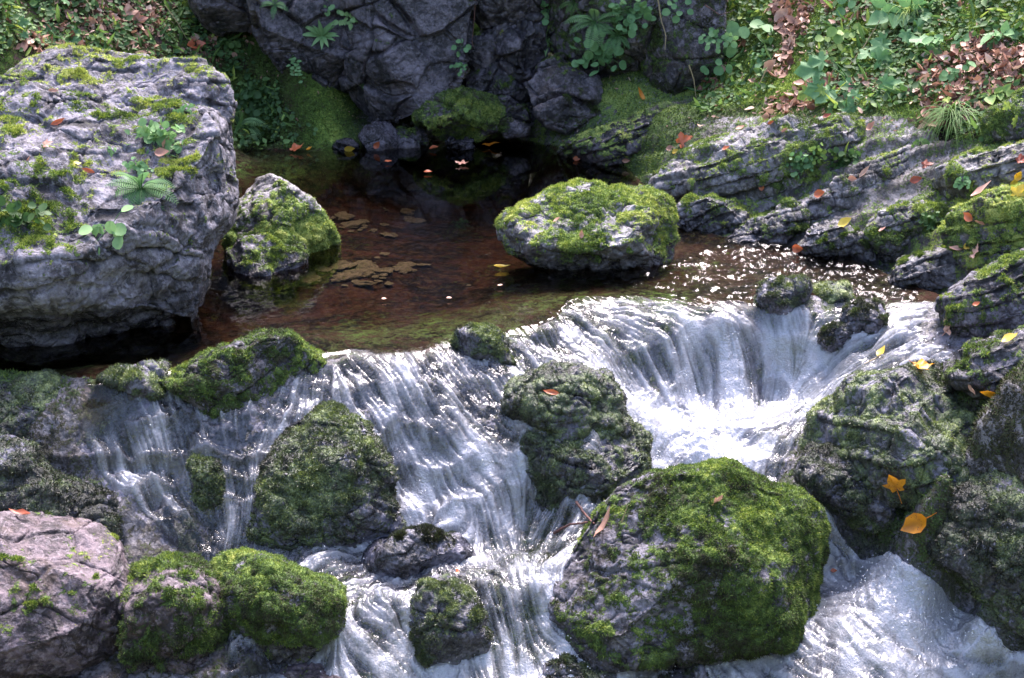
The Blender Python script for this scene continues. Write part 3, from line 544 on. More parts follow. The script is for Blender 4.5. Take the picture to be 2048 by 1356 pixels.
# ------------------------------------------------------------------ boulders
GRPS = {}
ROCKV = []
def boulder(name, label, cat, poly, contact, Rd, mat, moss=(.5, 0.4), mc=.5, wetv=0.0, waterline=None, facets=9, fc=(.62, .95), seed=1, planes=(), strata=None, sub=7, p=2.6, rough=1.0, group=None, sink=0.0, hard=.80, lumpy=1.0, frac=(4.0, .010), fuzz=8000, ln=.011, rdg=1.0, mossside=None, centre=None):
    """outline (pixels) at its own depth, given real thickness Rd (m) in depth; contact = (u, v, z) where its near foot stands"""
    rs = np.random.RandomState(seed); P = np.array(poly, float)
    foot = PZ(*contact); Yc = foot[1] + Rd * 0.72
    if sink:
        vm = P[:, 1].min() * .4 + P[:, 1].max() * .6; P[:, 1] += np.where(P[:, 1] > vm, sink, 0)
    c = P.mean(0) if centre is None else np.array(centre, float)
    C = PY(c[0], c[1], Yc); dist = (C - CAM) @ FW
    vd = (C - CAM) / np.linalg.norm(C - CAM); rt = np.cross(vd, [0, 0, 1.]); rt /= np.linalg.norm(rt); up = np.cross(rt, vd)
    q_ = (P - c) / F * dist; q_[:, 1] *= -1
    ang = np.arctan2(q_[:, 1], q_[:, 0]); rad = np.hypot(q_[:, 0], q_[:, 1]); o = np.argsort(ang); ang, rad = ang[o], rad[o]
    # radius towards any angle: true crossing with the polygon edge
    Q = q_[o]
    def radius(a):
        i = np.searchsorted(ang, a) % len(ang); j = (i - 1) % len(ang)
        A, B = Q[j], Q[i]; e = B - A; dx, dy = np.cos(a), np.sin(a)
        den = dx * e[:, 1] - dy * e[:, 0]; num = A[:, 0] * e[:, 1] - A[:, 1] * e[:, 0]
        return np.clip(num / np.where(np.abs(den) < 1e-9, 1e-9, den), 0.02 * rad.max(), rad.max() * 1.05)
    D_, Fc = ico(sub); a = np.arctan2(D_[:, 1], D_[:, 0]); rr_ = (radius(a) * 2 + radius(np.arctan2(np.sin(a + .05), np.cos(a + .05))) + radius(np.arctan2(np.sin(a - .05), np.cos(a - .05)))) / 4
    pr = np.hypot(D_[:, 0], D_[:, 1]); nrm = (pr ** p + np.abs(D_[:, 2]) ** p) ** (1 / p)
    K = D_ / nrm[:, None]
    V = C + (K[:, 0] * rr_)[:, None] * rt + (K[:, 1] * rr_)[:, None] * up + (K[:, 2] * Rd)[:, None] * vd * -1
    size = min(rad.max(), Rd * 1.6)
    for k in range(facets):                                # broken faces, only on the sides towards camera and sky
        n = rs.normal(size=3); n = n / np.linalg.norm(n); f_ = n @ -vd
        if f_ < 0.30: n = n - vd * (0.75 - f_); n /= np.linalg.norm(n)
        h = (V - C) @ n; lim = h.max() * rs.uniform(*fc)
        ex = np.clip(h - lim, 0, None); V = V - n * (ex * hard)[:, None]
    for (nx, ny, nz, lim) in planes:                       # explicit planes, lim as share of the reach
        n = np.array([nx, ny, nz], float); n /= np.linalg.norm(n); h = (V - C) @ n; ex = np.clip(h - h.max() * lim, 0, None)
        V = V - n * (ex * .95)[:, None]
    # triangles of the icosphere keep outward winding? (rt, up, -vd) is right-handed
    N = vnormals(V, Fc)
    if ((V - C) * N).sum(1).mean() < 0: Fc = Fc[:, ::-1].copy(); N = -N
    so_ = rs.rand() * 30; crk = np.zeros(len(V))
    q3 = V + so_
    V = V + N * (size * rough * lumpy * (.11 * fbm(q3, 1.3 / size, 3, 1) + .05 * fbm(q3, 3.2 / size, 3, 2)))[:, None]
    if strata is not None:
        ns = np.array(strata[:3], float); ns /= np.linalg.norm(ns); wv = V + 0.04 * np.stack([perlin(q3 * 3, 2), perlin(q3 * 3, 3), perlin(q3 * 3, 4)], 1)
        bq = wv @ ns; V = V + ns * ((terrace(bq, strata[3], seed % 7, 5) * strata[4]))[:, None]
        fr_ = bq / strata[3] + .5 * perlin(np.stack([bq / strata[3] * .7, bq * 0 + 3.1, bq * 0 + seed % 7], 1), seed % 7); fr_ = np.abs(fr_ - np.round(fr_)); crk = sm(.10 - fr_, 0, .07) * sm(fbm(q3, 5.0, 3, 15), -.25, .15)
        V = V - N * (crk * .014)[:, None]
    if frac[1]:
        cs_ = q3 @ np.array([[.8, -.3, .2], [.2, .9, .35], [-.5, .1, .85]]) * [1.0, 1.0, 1.7] * frac[0] + .35 * np.stack([perlin(q3 * 3.1, 21), perlin(q3 * 3.1, 22), perlin(q3 * 3.1, 23)], 1)
        cv, cg = cells(cs_, seed % 50); N = vnormals(V, Fc); V = V + N * ((cv - .5) * 2 * frac[1] * sm(cg, .0, .10) - frac[1] * .7 * sm(.07 - cg, 0, .06))[:, None]
        crk = np.maximum(crk, .7 * sm(.06 - cg, 0, .05) * sm(fbm(q3, 3.0, 2, 24), -.3, .2))
    rg = fbm(q3, 7.0, 4, 5, ridged=True); N = vnormals(V, Fc)
    V = V + N * (rough * (0.014 * rdg * (rg - .2) + 0.013 * fbm(q3, 14.0, 4, 6) + .006 * fbm(q3, 38.0, 3, 7) - .010 * sm(np.abs(perlin(q3 * 4.2 + .3 * perlin(q3 * 11, 3)[:, None], 8)), .05, 0.0) * rdg))[:, None]
    crk = np.maximum(crk, sm(.045 - np.abs(perlin(q3 * 3.4 + .35 * perlin(q3 * 9, 3)[:, None], 8)), 0, .035) * .8 * min(rdg, 1) * sm(fbm(q3, 2.0, 2, 16), -.1, .2))
    N = vnormals(V, Fc)
    mn = fbm(q3, 4.0, 4, 9); mn2 = fbm(q3, 17.0, 3, 10)
    lvl, upw = moss
    mo = lvl + upw * (N[:, 2] - .25) + .70 * mn + .60 * mn2 - .04
    if mossside is not None:
        ms = np.array(mossside[:3], float); ms /= np.linalg.norm(ms); mo = mo + mossside[3] * (((V - C) @ ms) / size)
    wz = np.zeros(len(V)) + wetv
    if waterline is not None:
        wl = sm(waterline + .085 + .03 * mn - V[:, 2], -.02, .03); wz = np.maximum(wz, wl); mo = mo - .35 * sm(waterline + .02 - V[:, 2], -.01, .02)
    mo = np.clip(mo - .25 * crk, 0, 1)
    V = V + N * (sm(mo, .4, .7) * (.006 + .008 * fbm(q3, 45.0, 3, 12) + .007 * np.clip(fbm(q3, 19.0, 3, 17), -.3, 1)))[:, None]
    mcv = np.clip(mc - .04 + .62 * fbm(q3, 2.6, 4, 13) + .30 * mn2 + .35 * fbm(q3, 30.0, 2, 14) + .12 * (N[:, 2] - .4), 0, 1)
    ROCKV.append(V[::2].copy())
    base = np.array([C[0], C[1], V[:, 2].min()])
    o_ = mesh_np(name, V, Fc, M[mat], attrs={'moss': mo, 'mossc': mcv, 'wet': wz, 'crk': crk}, loc=base)
    tag(o_, label, cat, group)
    if fuzz:
        blades(V, Fc, mo, mcv, fuzz, seed, ln, parent=o_, loc=base, mm='wetmoss' if mat == 'wet' else 'moss')
    return o_
#ROCKS
exec_rocks = True
B = boulder
B('boulder', 'rear hump of grey rock with yellow moss top rising behind the giant boulder', 'boulder',
  [(-420, 200), (-300, 150), (-120, 150), (0, 142), (60, 108), (150, 96), (230, 108), (330, 122), (415, 138), (448, 180), (455, 235), (440, 330), (200, 380), (-420, 400)],
  (240, 300, .55), .55, 'grey', moss=(.16, .50), mc=.82, facets=2, fc=(.88, .97), seed=6, p=2.3, planes=[(.1, -.5, .86, .62)], strata=(-.12, .30, .95, .10, .35), sub=8, fuzz=40000, ln=.011, centre=(200, 230))
B('boulder', 'giant violet grey boulder overhanging the pool at the left with fern on its face', 'boulder',
  [(-420, 240), (-300, 170), (-120, 145), (0, 150), (100, 165), (200, 198), (275, 240), (345, 222), (420, 220), (460, 240), (474, 285), (477, 340), (474, 400), (462, 450), (430, 510), (410, 560), (390, 640), (370, 760), (200, 850), (-100, 870), (-420, 800)],
  (200, 690, 0), .72, 'grey', moss=(.14, .45), mc=.60, waterline=.10, facets=3, fc=(.88, .97), seed=4, frac=(3.2, .016), p=2.2, planes=[(.05, -.50, .87, .60), (.12, -.62, -.78, .55), (.7, -.7, -.1, .86)], strata=(-.12, .30, .95, .13, .35), sub=8, fuzz=60000, ln=.012, centre=(140, 450), rough=1.15)  # waterline raised so wet darkening also paints shade on the lower face
B('boulder', 'pointed grey boulder with moss skirt standing in the pool beside the giant boulder', 'boulder',
  [(455, 420), (490, 385), (520, 358), (545, 350), (575, 362), (610, 395), (640, 420), (665, 460), (680, 490), (670, 560), (560, 580), (455, 560)],
  (560, 520, 0), .30, 'pale', moss=(.86, .1), mc=.76, waterline=0, facets=5, seed=11, planes=[(-.25, -.75, .6, .72), (.65, -.6, .45, .7)], sub=7, fuzz=30000, mossside=(.2, -.3, -1, .9), centre=(560, 460))
B('boulder', 'low round mossy boulder in front of the pointed grey boulder', 'boulder',
  [(460, 500), (480, 476), (520, 470), (570, 478), (605, 490), (617, 510), (612, 545), (590, 580), (520, 590), (465, 570)],
  (540, 550, 0), .20, 'grey', moss=(.45, .3), mc=.5, waterline=0, seed=13, sub=6, fuzz=9000, centre=(540, 525))
B('boulder', 'yellow green mossy boulder lying in the middle of the pool with brown leaf', 'boulder',
  [(998, 470), (1005, 440), (1040, 412), (1100, 388), (1160, 370), (1230, 372), (1290, 378), (1330, 400), (1342, 430), (1335, 490), (1335, 520), (1310, 560), (1250, 590), (1150, 580), (1080, 540), (1020, 505)],
  (1200, 545, 0), .42, 'pale', moss=(.55, .30), mc=.74, waterline=0.02, facets=6, seed=21, planes=[(-.05, -.45, .9, .66), (-.1, -.8, -.55, .85)], sub=8, fuzz=60000, centre=(1175, 475))
B('boulder', 'large mossy foreground boulder with green right face between the two streams', 'boulder',
  [(1070, 1240), (1100, 1180), (1150, 1090), (1195, 1020), (1250, 975), (1330, 940), (1440, 912), (1480, 930), (1530, 965), (1610, 985), (1650, 1030), (1655, 1100), (1650, 1200), (1640, 1290), (1620, 1380), (1400, 1430), (1200, 1400), (1090, 1330)],
  (1350, 1335, -.76), .42, 'grey', moss=(.68, .12), mc=.47, waterline=-.74, facets=5, fc=(.84, .97), seed=33, hard=.95, lumpy=.6, p=2.2, planes=[(-.50, -.52, .69, .70), (.12, -.97, .12, .70), (.85, -.5, .15, .80), (.15, -.75, -.65, .66), (.35, -.6, .72, .78)], sub=8, fuzz=150000, ln=.010, centre=(1370, 1150), mossside=(1, -.2, 0, .35))
B('boulder', 'pinkish grey boulder with bright moss tufts at the bottom left corner', 'boulder',
  [(-200, 1100), (-80, 1040), (0, 1028), (120, 1026), (170, 1045), (195, 1080), (235, 1120), (262, 1160), (275, 1230), (280, 1300), (262, 1380), (100, 1430), (-200, 1400)],
  (100, 1340, -.7), .35, 'pink', moss=(.10, .2), mc=.6, facets=7, seed=43, planes=[(.1, -.75, .6, .74)], sub=8, fuzz=9000, centre=(60, 1200), rough=.8)
B('boulder', 'half mossy boulder between the pinkish boulder and the round green hummock', 'boulder',
  [(250, 1150), (280, 1118), (340, 1108), (400, 1130), (430, 1180), (448, 1240), (450, 1290), (430, 1350), (350, 1390), (270, 1370), (248, 1300)],
  (350, 1340, -.68), .25, 'pink', moss=(.52, .15), mc=.48, facets=6, seed=51, sub=7, fuzz=30000, centre=(350, 1235), waterline=-.66)
B('boulder', 'round hummock boulder all covered in green moss beside the brown riffle', 'boulder',
  [(412, 1170), (425, 1130), (465, 1105), (510, 1103), (560, 1125), (620, 1160), (670, 1180), (692, 1215), (680, 1260), (640, 1310), (560, 1340), (470, 1330), (420, 1290), (408, 1230)],
  (550, 1300, -.64), .28, 'grey', moss=(.85, .15), mc=.56, facets=5, seed=57, sub=8, fuzz=70000, ln=.009, centre=(545, 1215), waterline=-.64)
B('rock', 'flat dark purple brown rock lying across the stream below the left fall', 'rock',
  [(708, 1115), (725, 1085), (780, 1072), (850, 1066), (915, 1072), (948, 1095), (952, 1120), (930, 1150), (850, 1172), (760, 1170), (715, 1150)],
  (830, 1145, -.55), .15, 'wet', moss=(.45, .1), mc=.12, wetv=.6, waterline=-.53, seed=61, sub=7, fuzz=14000, centre=(830, 1115), p=3)
B('rock', 'mossy ridge rock damming the pool left of the left fall', 'rock',
  [(262, 775), (330, 745), (400, 710), (470, 680), (530, 662), (580, 668), (605, 690), (640, 725), (655, 760), (640, 810), (560, 840), (430, 850), (300, 840), (250, 810)],
  (450, 815, -.12), .24, 'grey', moss=(.66, .35), mc=.56, wetv=.3, facets=4, seed=67, sub=8, fuzz=60000, ln=.010, centre=(460, 760), strata=(-.35, -.2, .9, .07, .5))
B('rock', 'small dark mossy stone on the pool lip left of the ridge rock', 'rock',
  [(190, 790), (205, 758), (245, 738), (290, 730), (335, 734), (360, 760), (345, 795), (275, 810), (210, 806)],
  (275, 800, -.07), .12, 'wet', moss=(.6, .2), mc=.36, wetv=.8, facets=3, seed=69, sub=6, fuzz=9000, centre=(275, 768), p=2.2)
B('rock', 'domed mossy wet rock with dark glistening hollow right of the seeping wall', 'rock',
  [(500, 1040), (520, 960), (550, 880), (600, 835), (660, 820), (720, 840), (760, 890), (785, 950), (795, 1020), (790, 1080), (700, 1110), (560, 1110), (495, 1090)],
  (650, 1075, -.51), .20, 'wet', moss=(.58, .30), mc=.32, wetv=.9, facets=3, seed=71, sub=8, fuzz=55000, ln=.010, centre=(650, 970), mossside=(0, .2, -.6, -.2))
B('rock', 'upright mossy knob on the seeping wall beside a thin trickle', 'rock',
  [(380, 930), (395, 905), (420, 905), (440, 930), (445, 980), (430, 1030), (400, 1020), (383, 980)],
  (410, 1020, -.42), .08, 'wet', moss=(.7, .2), mc=.5, wetv=.6, facets=2, seed=73, sub=6, fuzz=8000, centre=(412, 965))
B('rock', 'grey violet wet rock under the ridge with small pits and moss patches', 'rock',
  [(270, 860), (300, 820), (400, 800), (520, 795), (600, 800), (610, 830), (560, 860), (470, 880), (360, 890), (290, 890)],
  (430, 880, -.24), .15, 'wet', moss=(.36, .2), mc=.4, wetv=.8, facets=3, seed=75, sub=7, fuzz=12000, centre=(440, 845))
B('rock', 'dark mossy block at the left edge above the pinkish boulder', 'rock',
  [(-120, 850), (-60, 775), (30, 765), (110, 770), (150, 810), (150, 870), (110, 930), (40, 960), (-100, 980)],
  (30, 950, -.33), .22, 'wet', moss=(.72, .15), mc=.30, wetv=.7, facets=4, seed=77, sub=7, fuzz=26000, centre=(10, 865))
B('rock', 'dark overgrown sloping rock behind the pinkish boulder at the left', 'rock',
  [(-60, 960), (0, 880), (50, 860), (150, 960), (230, 1000), (330, 1060), (370, 1090), (330, 1120), (180, 1130), (-40, 1120)],
  (200, 1105, -.52), .18, 'wet', moss=(.72, .15), mc=.3, wetv=.8, facets=3, seed=79, sub=7, fuzz=30000, centre=(130, 1030))
B('rock', 'upper mossy ledge with streaked dark front in the middle of the falls', 'rock',
  [(1012, 800), (1030, 762), (1090, 740), (1160, 732), (1215, 750), (1240, 790), (1250, 860), (1200, 920), (1080, 920), (1015, 860)],
  (1130, 880, -.26), .20, 'wet', moss=(.82, .1), mc=.36, wetv=.9, facets=3, seed=83, sub=7, fuzz=22000, ln=.009, centre=(1130, 815), p=2.0, rough=1.3)
B('rock', 'broad brown mossy mound in the middle of the falls with one red leaf', 'rock',
  [(1035, 850), (1070, 808), (1130, 795), (1190, 800), (1245, 825), (1290, 870), (1302, 910), (1290, 955), (1250, 1010), (1180, 1060), (1060, 1060), (1010, 980), (1015, 900)],
  (1160, 1012, -.47), .30, 'wet', moss=(.58, .15), mc=.36, wetv=.9, facets=3, seed=85, sub=8, fuzz=60000, ln=.009, centre=(1165, 915), p=2.0, rough=1.2, strata=(-.1, -.2, .95, .10, .5))
B('rock', 'small mossy stone splitting the pool lip between left and middle falls', 'rock',
  [(908, 690), (915, 662), (950, 652), (990, 660), (1010, 690), (1030, 730), (1010, 745), (960, 735), (925, 715)],
  (970, 730, -.07), .10, 'wet', moss=(.6, .3), mc=.6, wetv=.7, facets=2, seed=89, sub=6, fuzz=9000, centre=(965, 695))
B('rock', 'dark mossy rock standing on the lip at the right fall', 'rock',
  [(1500, 640), (1510, 590), (1545, 560), (1590, 552), (1615, 568), (1612, 600), (1580, 640), (1530, 655)],
  (1550, 640, -.06), .13, 'wet', moss=(.5, .3), mc=.36, wetv=.8, facets=4, seed=91, sub=7, fuzz=16000, centre=(1558, 602))
B('rock', 'rounded mossy rock surrounded by glittering riffle', 'rock',
  [(1685, 650), (1690, 615), (1720, 602), (1755, 610), (1770, 635), (1755, 670), (1715, 685), (1690, 675)],
  (1725, 675, -.09), .10, 'wet', moss=(.5, .3), mc=.4, wetv=.7, facets=3, seed=93, sub=6, fuzz=7000, centre=(1725, 645))
B('rock', 'low mossy stone just below the rounded rock in the glittering riffle', 'rock',
  [(1632, 690), (1645, 655), (1680, 645), (1705, 665), (1705, 695), (1670, 708)],
  (1670, 700, -.13), .08, 'wet', moss=(.5, .3), mc=.35, wetv=.8, facets=2, seed=94, sub=6, fuzz=5000, centre=(1668, 678))
B('rock', 'moss green submerged stone breaking the riffle beside the lip rock', 'rock',
  [(1615, 600), (1640, 575), (1690, 572), (1700, 595), (1680, 618), (1640, 620)],
  (1655, 612, -.03), .08, 'wet', moss=(.7, .3), mc=.6, wetv=.8, facets=2, seed=95, sub=6, fuzz=4000, centre=(1655, 597))
B('boulder', 'big mossy brown boulder of the right shore holding two orange leaves', 'boulder',
  [(1600, 900), (1625, 830), (1680, 770), (1760, 740), (1850, 715), (1930, 700), (1990, 740), (2010, 820), (2030, 900), (2000, 980), (1900, 1010), (1780, 1010), (1680, 960)],
  (1780, 1000, -.36), .35, 'wet', moss=(.70, .1), mc=.36, wetv=.4, facets=6, seed=101, sub=8, fuzz=90000, ln=.009, centre=(1810, 870), strata=(-.35, .1, .92, .10, .8))
B('boulder', 'tall mossy bank boulder at the right edge above the white water', 'boulder',
  [(1800, 1080), (1830, 1020), (1880, 985), (1960, 900), (2020, 860), (2150, 830), (2250, 900), (2250, 1200), (2150, 1290), (2040, 1260), (1960, 1200), (1870, 1130), (1815, 1110)],
  (2000, 1200, -.57), .32, 'wet', moss=(.80, .1), mc=.40, wetv=.3, facets=6, seed=103, sub=8, fuzz=90000, ln=.010, centre=(2040, 1050))
B('rock', 'wet mossy shelf with a pale water glaze left of the orange leaf', 'rock',
  [(1590, 960), (1620, 900), (1700, 890), (1780, 930), (1800, 1000), (1790, 1070), (1740, 1070), (1680, 1020), (1620, 1000)],
  (1720, 1050, -.47), .16, 'wet', moss=(.62, .1), mc=.34, wetv=.9, facets=4, seed=105, sub=7, fuzz=26000, ln=.009, centre=(1700, 970))
B('rock', 'mossy rock with pinkish pits between the two lower falls', 'rock',
  [(830, 1220), (845, 1170), (890, 1155), (940, 1180), (965, 1230), (972, 1290), (960, 1350), (900, 1380), (850, 1330), (835, 1270)],
  (900, 1335, -.74), .14, 'wet', moss=(.5, .2), mc=.38, wetv=.8, facets=4, seed=107, sub=7, fuzz=20000, ln=.009, centre=(900, 1260))
B('rock', 'small dark mossy stone left of the big foreground boulder at the bottom edge', 'rock',
  [(1080, 1380), (1085, 1335), (1130, 1322), (1200, 1325), (1245, 1345), (1255, 1400), (1150, 1430)],
  (1160, 1370, -.78), .12, 'wet', moss=(.5, .2), mc=.25, wetv=.5, seed=109, sub=6, fuzz=8000, centre=(1165, 1365))
B('rock', 'small brown mossy stone at the bottom edge under the big boulder', 'rock',
  [(1300, 1380), (1320, 1335), (1360, 1318), (1400, 1330), (1420, 1370), (1400, 1420), (1330, 1420)],
  (1360, 1375, -.79), .10, 'wet', moss=(.5, .2), mc=.4, wetv=.3, seed=111, sub=6, fuzz=8000, centre=(1360, 1368))
B('rock', 'pinkish bare stone cut by the bottom edge under the lower left fall', 'rock',
  [(500, 1390), (530, 1345), (590, 1330), (680, 1335), (760, 1350), (790, 1400), (700, 1430), (560, 1430)],
  (640, 1375, -.75), .14, 'pink', moss=(.05, .2), mc=.4, wetv=.4, seed=113, sub=6, fuzz=2000, centre=(640, 1375))
# ---- ledges and stones of the right bank
def slab(label, poly, contact, Rd, moss, mc, seed, mat='pale', fuzz=9000, wetv=.1, sub=7, waterline=None, facets=4, strata=(-.32, .18, .92, .050, .9), centre=None, name='rock_slab', cat='rock slab', planes=(), p=3.0):
    return B(name, label, cat, poly, contact, Rd, mat, moss=(moss[0] + .10, moss[1]), mc=mc, wetv=wetv, facets=facets, seed=seed, sub=sub, fuzz=fuzz, waterline=waterline, strata=strata, centre=centre, planes=planes, group='ledges and stones of the right bank', p=p)
slab('tilted ledge slab running down to the far tip of the pool under the cliff', [(1105, 305), (1160, 270), (1230, 235), (1320, 205), (1390, 190), (1400, 240), (1370, 290), (1320, 330), (1240, 340), (1160, 325)], (1240, 325, .01), .22, (.45, .5), .62, 201, mat='cliff', centre=(1260, 275), wetv=.3)
slab('broad layered ledge with green fringe between the far tip and the shore boulder', [(1290, 380), (1330, 330), (1420, 280), (1540, 240), (1680, 215), (1740, 235), (1700, 300), (1620, 370), (1520, 430), (1420, 445), (1340, 430)], (1440, 430, .02), .30, (.22, .35), .62, 203, sub=8, fuzz=26000, centre=(1500, 340), strata=(-.32, .18, .92, .060, 1.0))
slab('long grey ledge split by a dark crack below the herb patch', [(1560, 430), (1640, 380), (1720, 330), (1800, 290), (1880, 270), (1930, 300), (1900, 350), (1830, 390), (1740, 430), (1640, 460)], (1720, 430, .10), .22, (.15, .3), .55, 205, sub=8, fuzz=12000, centre=(1740, 365), strata=(-.32, .18, .92, .060, 1.0))
slab('low angular rock with two green moss pads at the water beside the mossy pool boulder', [(1335, 440), (1350, 405), (1400, 388), (1460, 395), (1500, 420), (1505, 450), (1470, 470), (1380, 475), (1340, 470)], (1420, 462, 0), .14, (.22, .45), .6, 207, wetv=.3, waterline=0, centre=(1420, 435))
slab('mossy fronted slab pointing into the shallow shore water', [(1440, 480), (1500, 435), (1570, 405), (1615, 398), (1625, 420), (1610, 450), (1560, 475), (1500, 495)], (1540, 480, .0), .14, (.35, .2), .5, 209, wetv=.3, waterline=0, centre=(1540, 450))
slab('pale flat topped slab lying on the bank above the mossy hump', [(1735, 455), (1760, 420), (1830, 402), (1885, 398), (1893, 420), (1870, 455), (1840, 480), (1770, 480)], (1810, 470, .12), .14, (.28, .2), .58, 211, centre=(1815, 440))
slab('hump shaped stone with bright moss face at the shore', [(1725, 490), (1735, 465), (1780, 450), (1825, 452), (1842, 480), (1838, 505), (1800, 522), (1750, 518)], (1785, 512, .03), .11, (.50, .3), .66, 213, centre=(1785, 485), waterline=0.01, strata=None)
slab('grey wedge rock running into the riffle beside the mossy hump', [(1590, 500), (1620, 450), (1680, 435), (1740, 470), (1745, 510), (1700, 530), (1640, 520)], (1670, 515, .0), .13, (.18, .25), .5, 215, wetv=.5, waterline=0, centre=(1670, 485))
slab('tapered grey rock nosing into the glittering riffle from the right bank', [(1775, 560), (1800, 520), (1870, 495), (1940, 500), (1960, 530), (1920, 565), (1850, 580), (1790, 575)], (1850, 570, .01), .15, (.22, .2), .45, 217, wetv=.4, waterline=.01, centre=(1865, 540))
slab('moss topped ledge carrying pale fallen leaves at the right edge', [(1880, 480), (1900, 430), (1960, 395), (2048, 370), (2150, 380), (2160, 470), (2050, 520), (1950, 530)], (2000, 515, .2), .22, (.60, .3), .84, 219, fuzz=40000, centre=(2000, 455), sub=8)
slab('pale upper ledge meeting the right edge of the picture', [(1840, 395), (1880, 345), (1950, 305), (2048, 270), (2160, 260), (2160, 340), (2050, 370), (1950, 400), (1880, 420)], (1980, 380, .33), .2, (.30, .3), .75, 221, fuzz=12000, centre=(1990, 345))
slab('long streaked rock sloping from the right edge down to the riffle', [(1870, 620), (1930, 560), (1990, 520), (2048, 490), (2160, 480), (2160, 640), (2048, 680), (1960, 690), (1900, 660)], (1990, 660, .07), .24, (.26, .2), .55, 223, mat='grey', wetv=.4, fuzz=20000, centre=(2010, 595), sub=8)
slab('wet grey shelf with yellow tipped leaf under the streaked rock at the right edge', [(1880, 730), (1940, 690), (2048, 640), (2150, 640), (2150, 790), (2048, 810), (1960, 790), (1890, 765)], (2010, 790, .02), .2, (.24, .2), .45, 225, mat='grey', wetv=.6, fuzz=12000, centre=(2010, 730))
slab('small white stone resting on the upper ledge below the leaf litter', [(1610, 240), (1618, 222), (1635, 218), (1644, 228), (1640, 242), (1622, 247)], (1627, 245, .39), .04, (-.3, .1), .5, 227, mat='pale', fuzz=0, sub=5, strata=None, centre=(1627, 233), name='stone', cat='stone')
slab('grey block half buried in the soil near the top right corner', [(1830, 80), (1850, 50), (1900, 45), (1925, 75), (1915, 110), (1860, 120)], (1875, 115, .68), .09, (.15, .3), .6, 229, fuzz=3000, sub=6, strata=None, centre=(1877, 83), name='stone', cat='stone')
slab('flat lichen grey block in the litter above the grass tuft', [(1925, 135), (1950, 108), (2000, 95), (2015, 115), (1995, 140), (1950, 152)], (1968, 148, .66), .09, (.2, .3), .55, 231, fuzz=3000, sub=6, strata=None, centre=(1968, 124), name='stone', cat='stone')
slab('mossy ledge shelf under the litter at the right edge beside the grass tuft', [(1960, 290), (1985, 225), (2040, 180), (2150, 170), (2150, 280), (2048, 300)], (2020, 290, .46), .16, (.6, .2), .7, 233, fuzz=22000, sub=7, strata=None, centre=(2050, 240), name='rock', cat='rock')
# ---- cliff behind the pool, block by block
def block(label, poly, Y, Rd, moss=(-.1, .25), mc=.45, seed=1, mat='cliff', fuzz=4000, wetv=.45, sub=7, facets=4, centre=None, planes=(), rough=.75, p=6.0, rdg=1.0):
    P_ = np.array(poly, float); c_ = P_.mean(0) if centre is None else centre; q_ = PY(c_[0], c_[1], Y)
    ct = (c_[0], c_[1], PY(c_[0], c_[1], Y - Rd * .72)[2])
    return B('cliff_block', label, 'cliff block', poly, ct, Rd, mat, moss=moss, mc=mc, wetv=wetv, facets=facets + 4, fc=(.60, .95), hard=.97, lumpy=.35, frac=(3.2, .034), seed=seed, sub=sub, fuzz=fuzz, centre=c_, planes=planes, p=p, rough=rough, rdg=rdg, group='blocks of the dark cliff behind the pool')
block('main dark cliff slab with broad smooth face speckled by pale spots', [(640, -420), (1000, -420), (960, -60), (935, 60), (925, 130), (905, 185), (870, 205), (820, 225), (770, 245), (730, 240), (710, 225), (690, 205), (660, 100), (630, -60)], 9.68, .40, seed=301, moss=(-.12, .2), sub=8, centre=(800, 20), planes=[(.1, -.9, .15, .7), (-.6, -.8, .0, .8)], rough=.6, fuzz=5000, facets=3)
block('bluish black cliff pillar leaning left of the main slab', [(525, -300), (660, -300), (690, 60), (720, 190), (720, 230), (690, 260), (655, 285), (620, 245), (575, 170), (540, 110), (515, 50), (500, -40)], 9.66, .30, seed=303, moss=(-.1, .25), sub=8, centre=(620, 60), planes=[(.35, -.8, .3, .7)], fuzz=4000)
block('dark overhanging cliff block at the top left above the mossy slope', [(380, 10), (370, -60), (420, -250), (560, -250), (545, -20), (530, 50), (510, 68), (470, 62), (430, 68), (400, 45)], 9.9, .30, seed=305, moss=(.0, .3), centre=(460, -60))
block('cracked upper cliff block right of the main slab', [(940, 20), (950, -120), (1060, -160), (1100, -40), (1085, 10), (1050, 50), (1010, 70), (975, 60)], 9.7, .22, seed=307, centre=(1015, -30))
block('tilted cliff block with square edge under the cracked upper block', [(975, 90), (1000, 60), (1060, 20), (1090, 30), (1085, 80), (1110, 130), (1090, 165), (1050, 150), (1010, 120)], 9.62, .16, seed=309, centre=(1045, 90))
block('small cliff block carrying hanging herbs beside the main slab', [(930, 75), (965, 60), (1000, 90), (1010, 115), (975, 135), (945, 135), (930, 115)], 9.6, .12, seed=311, moss=(.2, .3), centre=(968, 100), sub=6)
block('green tinged cliff block recessed above the mossy cushion rock', [(930, 150), (960, 125), (1010, 120), (1055, 150), (1065, 200), (1030, 225), (970, 220), (935, 190)], 9.6, .16, seed=313, moss=(.28, .2), mc=.3, centre=(995, 172), fuzz=8000)
block('mossy cushion rock hanging over the far water with a bare grey patch', [(838, 235), (860, 205), (920, 185), (985, 195), (1010, 225), (1000, 255), (950, 275), (890, 290), (860, 270)], 9.35, .20, seed=315, moss=(.75, .2), mc=.62, centre=(925, 235), fuzz=45000, wetv=.1, p=3.0, planes=[(-.3, -.6, .75, .6), (.4, -.8, .3, .7), (.1, -.7, -.7, .55)])
block('long tilted cliff slab right of the dark cave', [(1050, 170), (1080, 130), (1120, 110), (1180, 150), (1240, 195), (1245, 225), (1210, 250), (1150, 262), (1100, 245), (1070, 215)], 9.35, .20, seed=317, moss=(.2, .2), mc=.3, centre=(1145, 195), fuzz=9000, planes=[(-.4, -.7, .5, .7)])
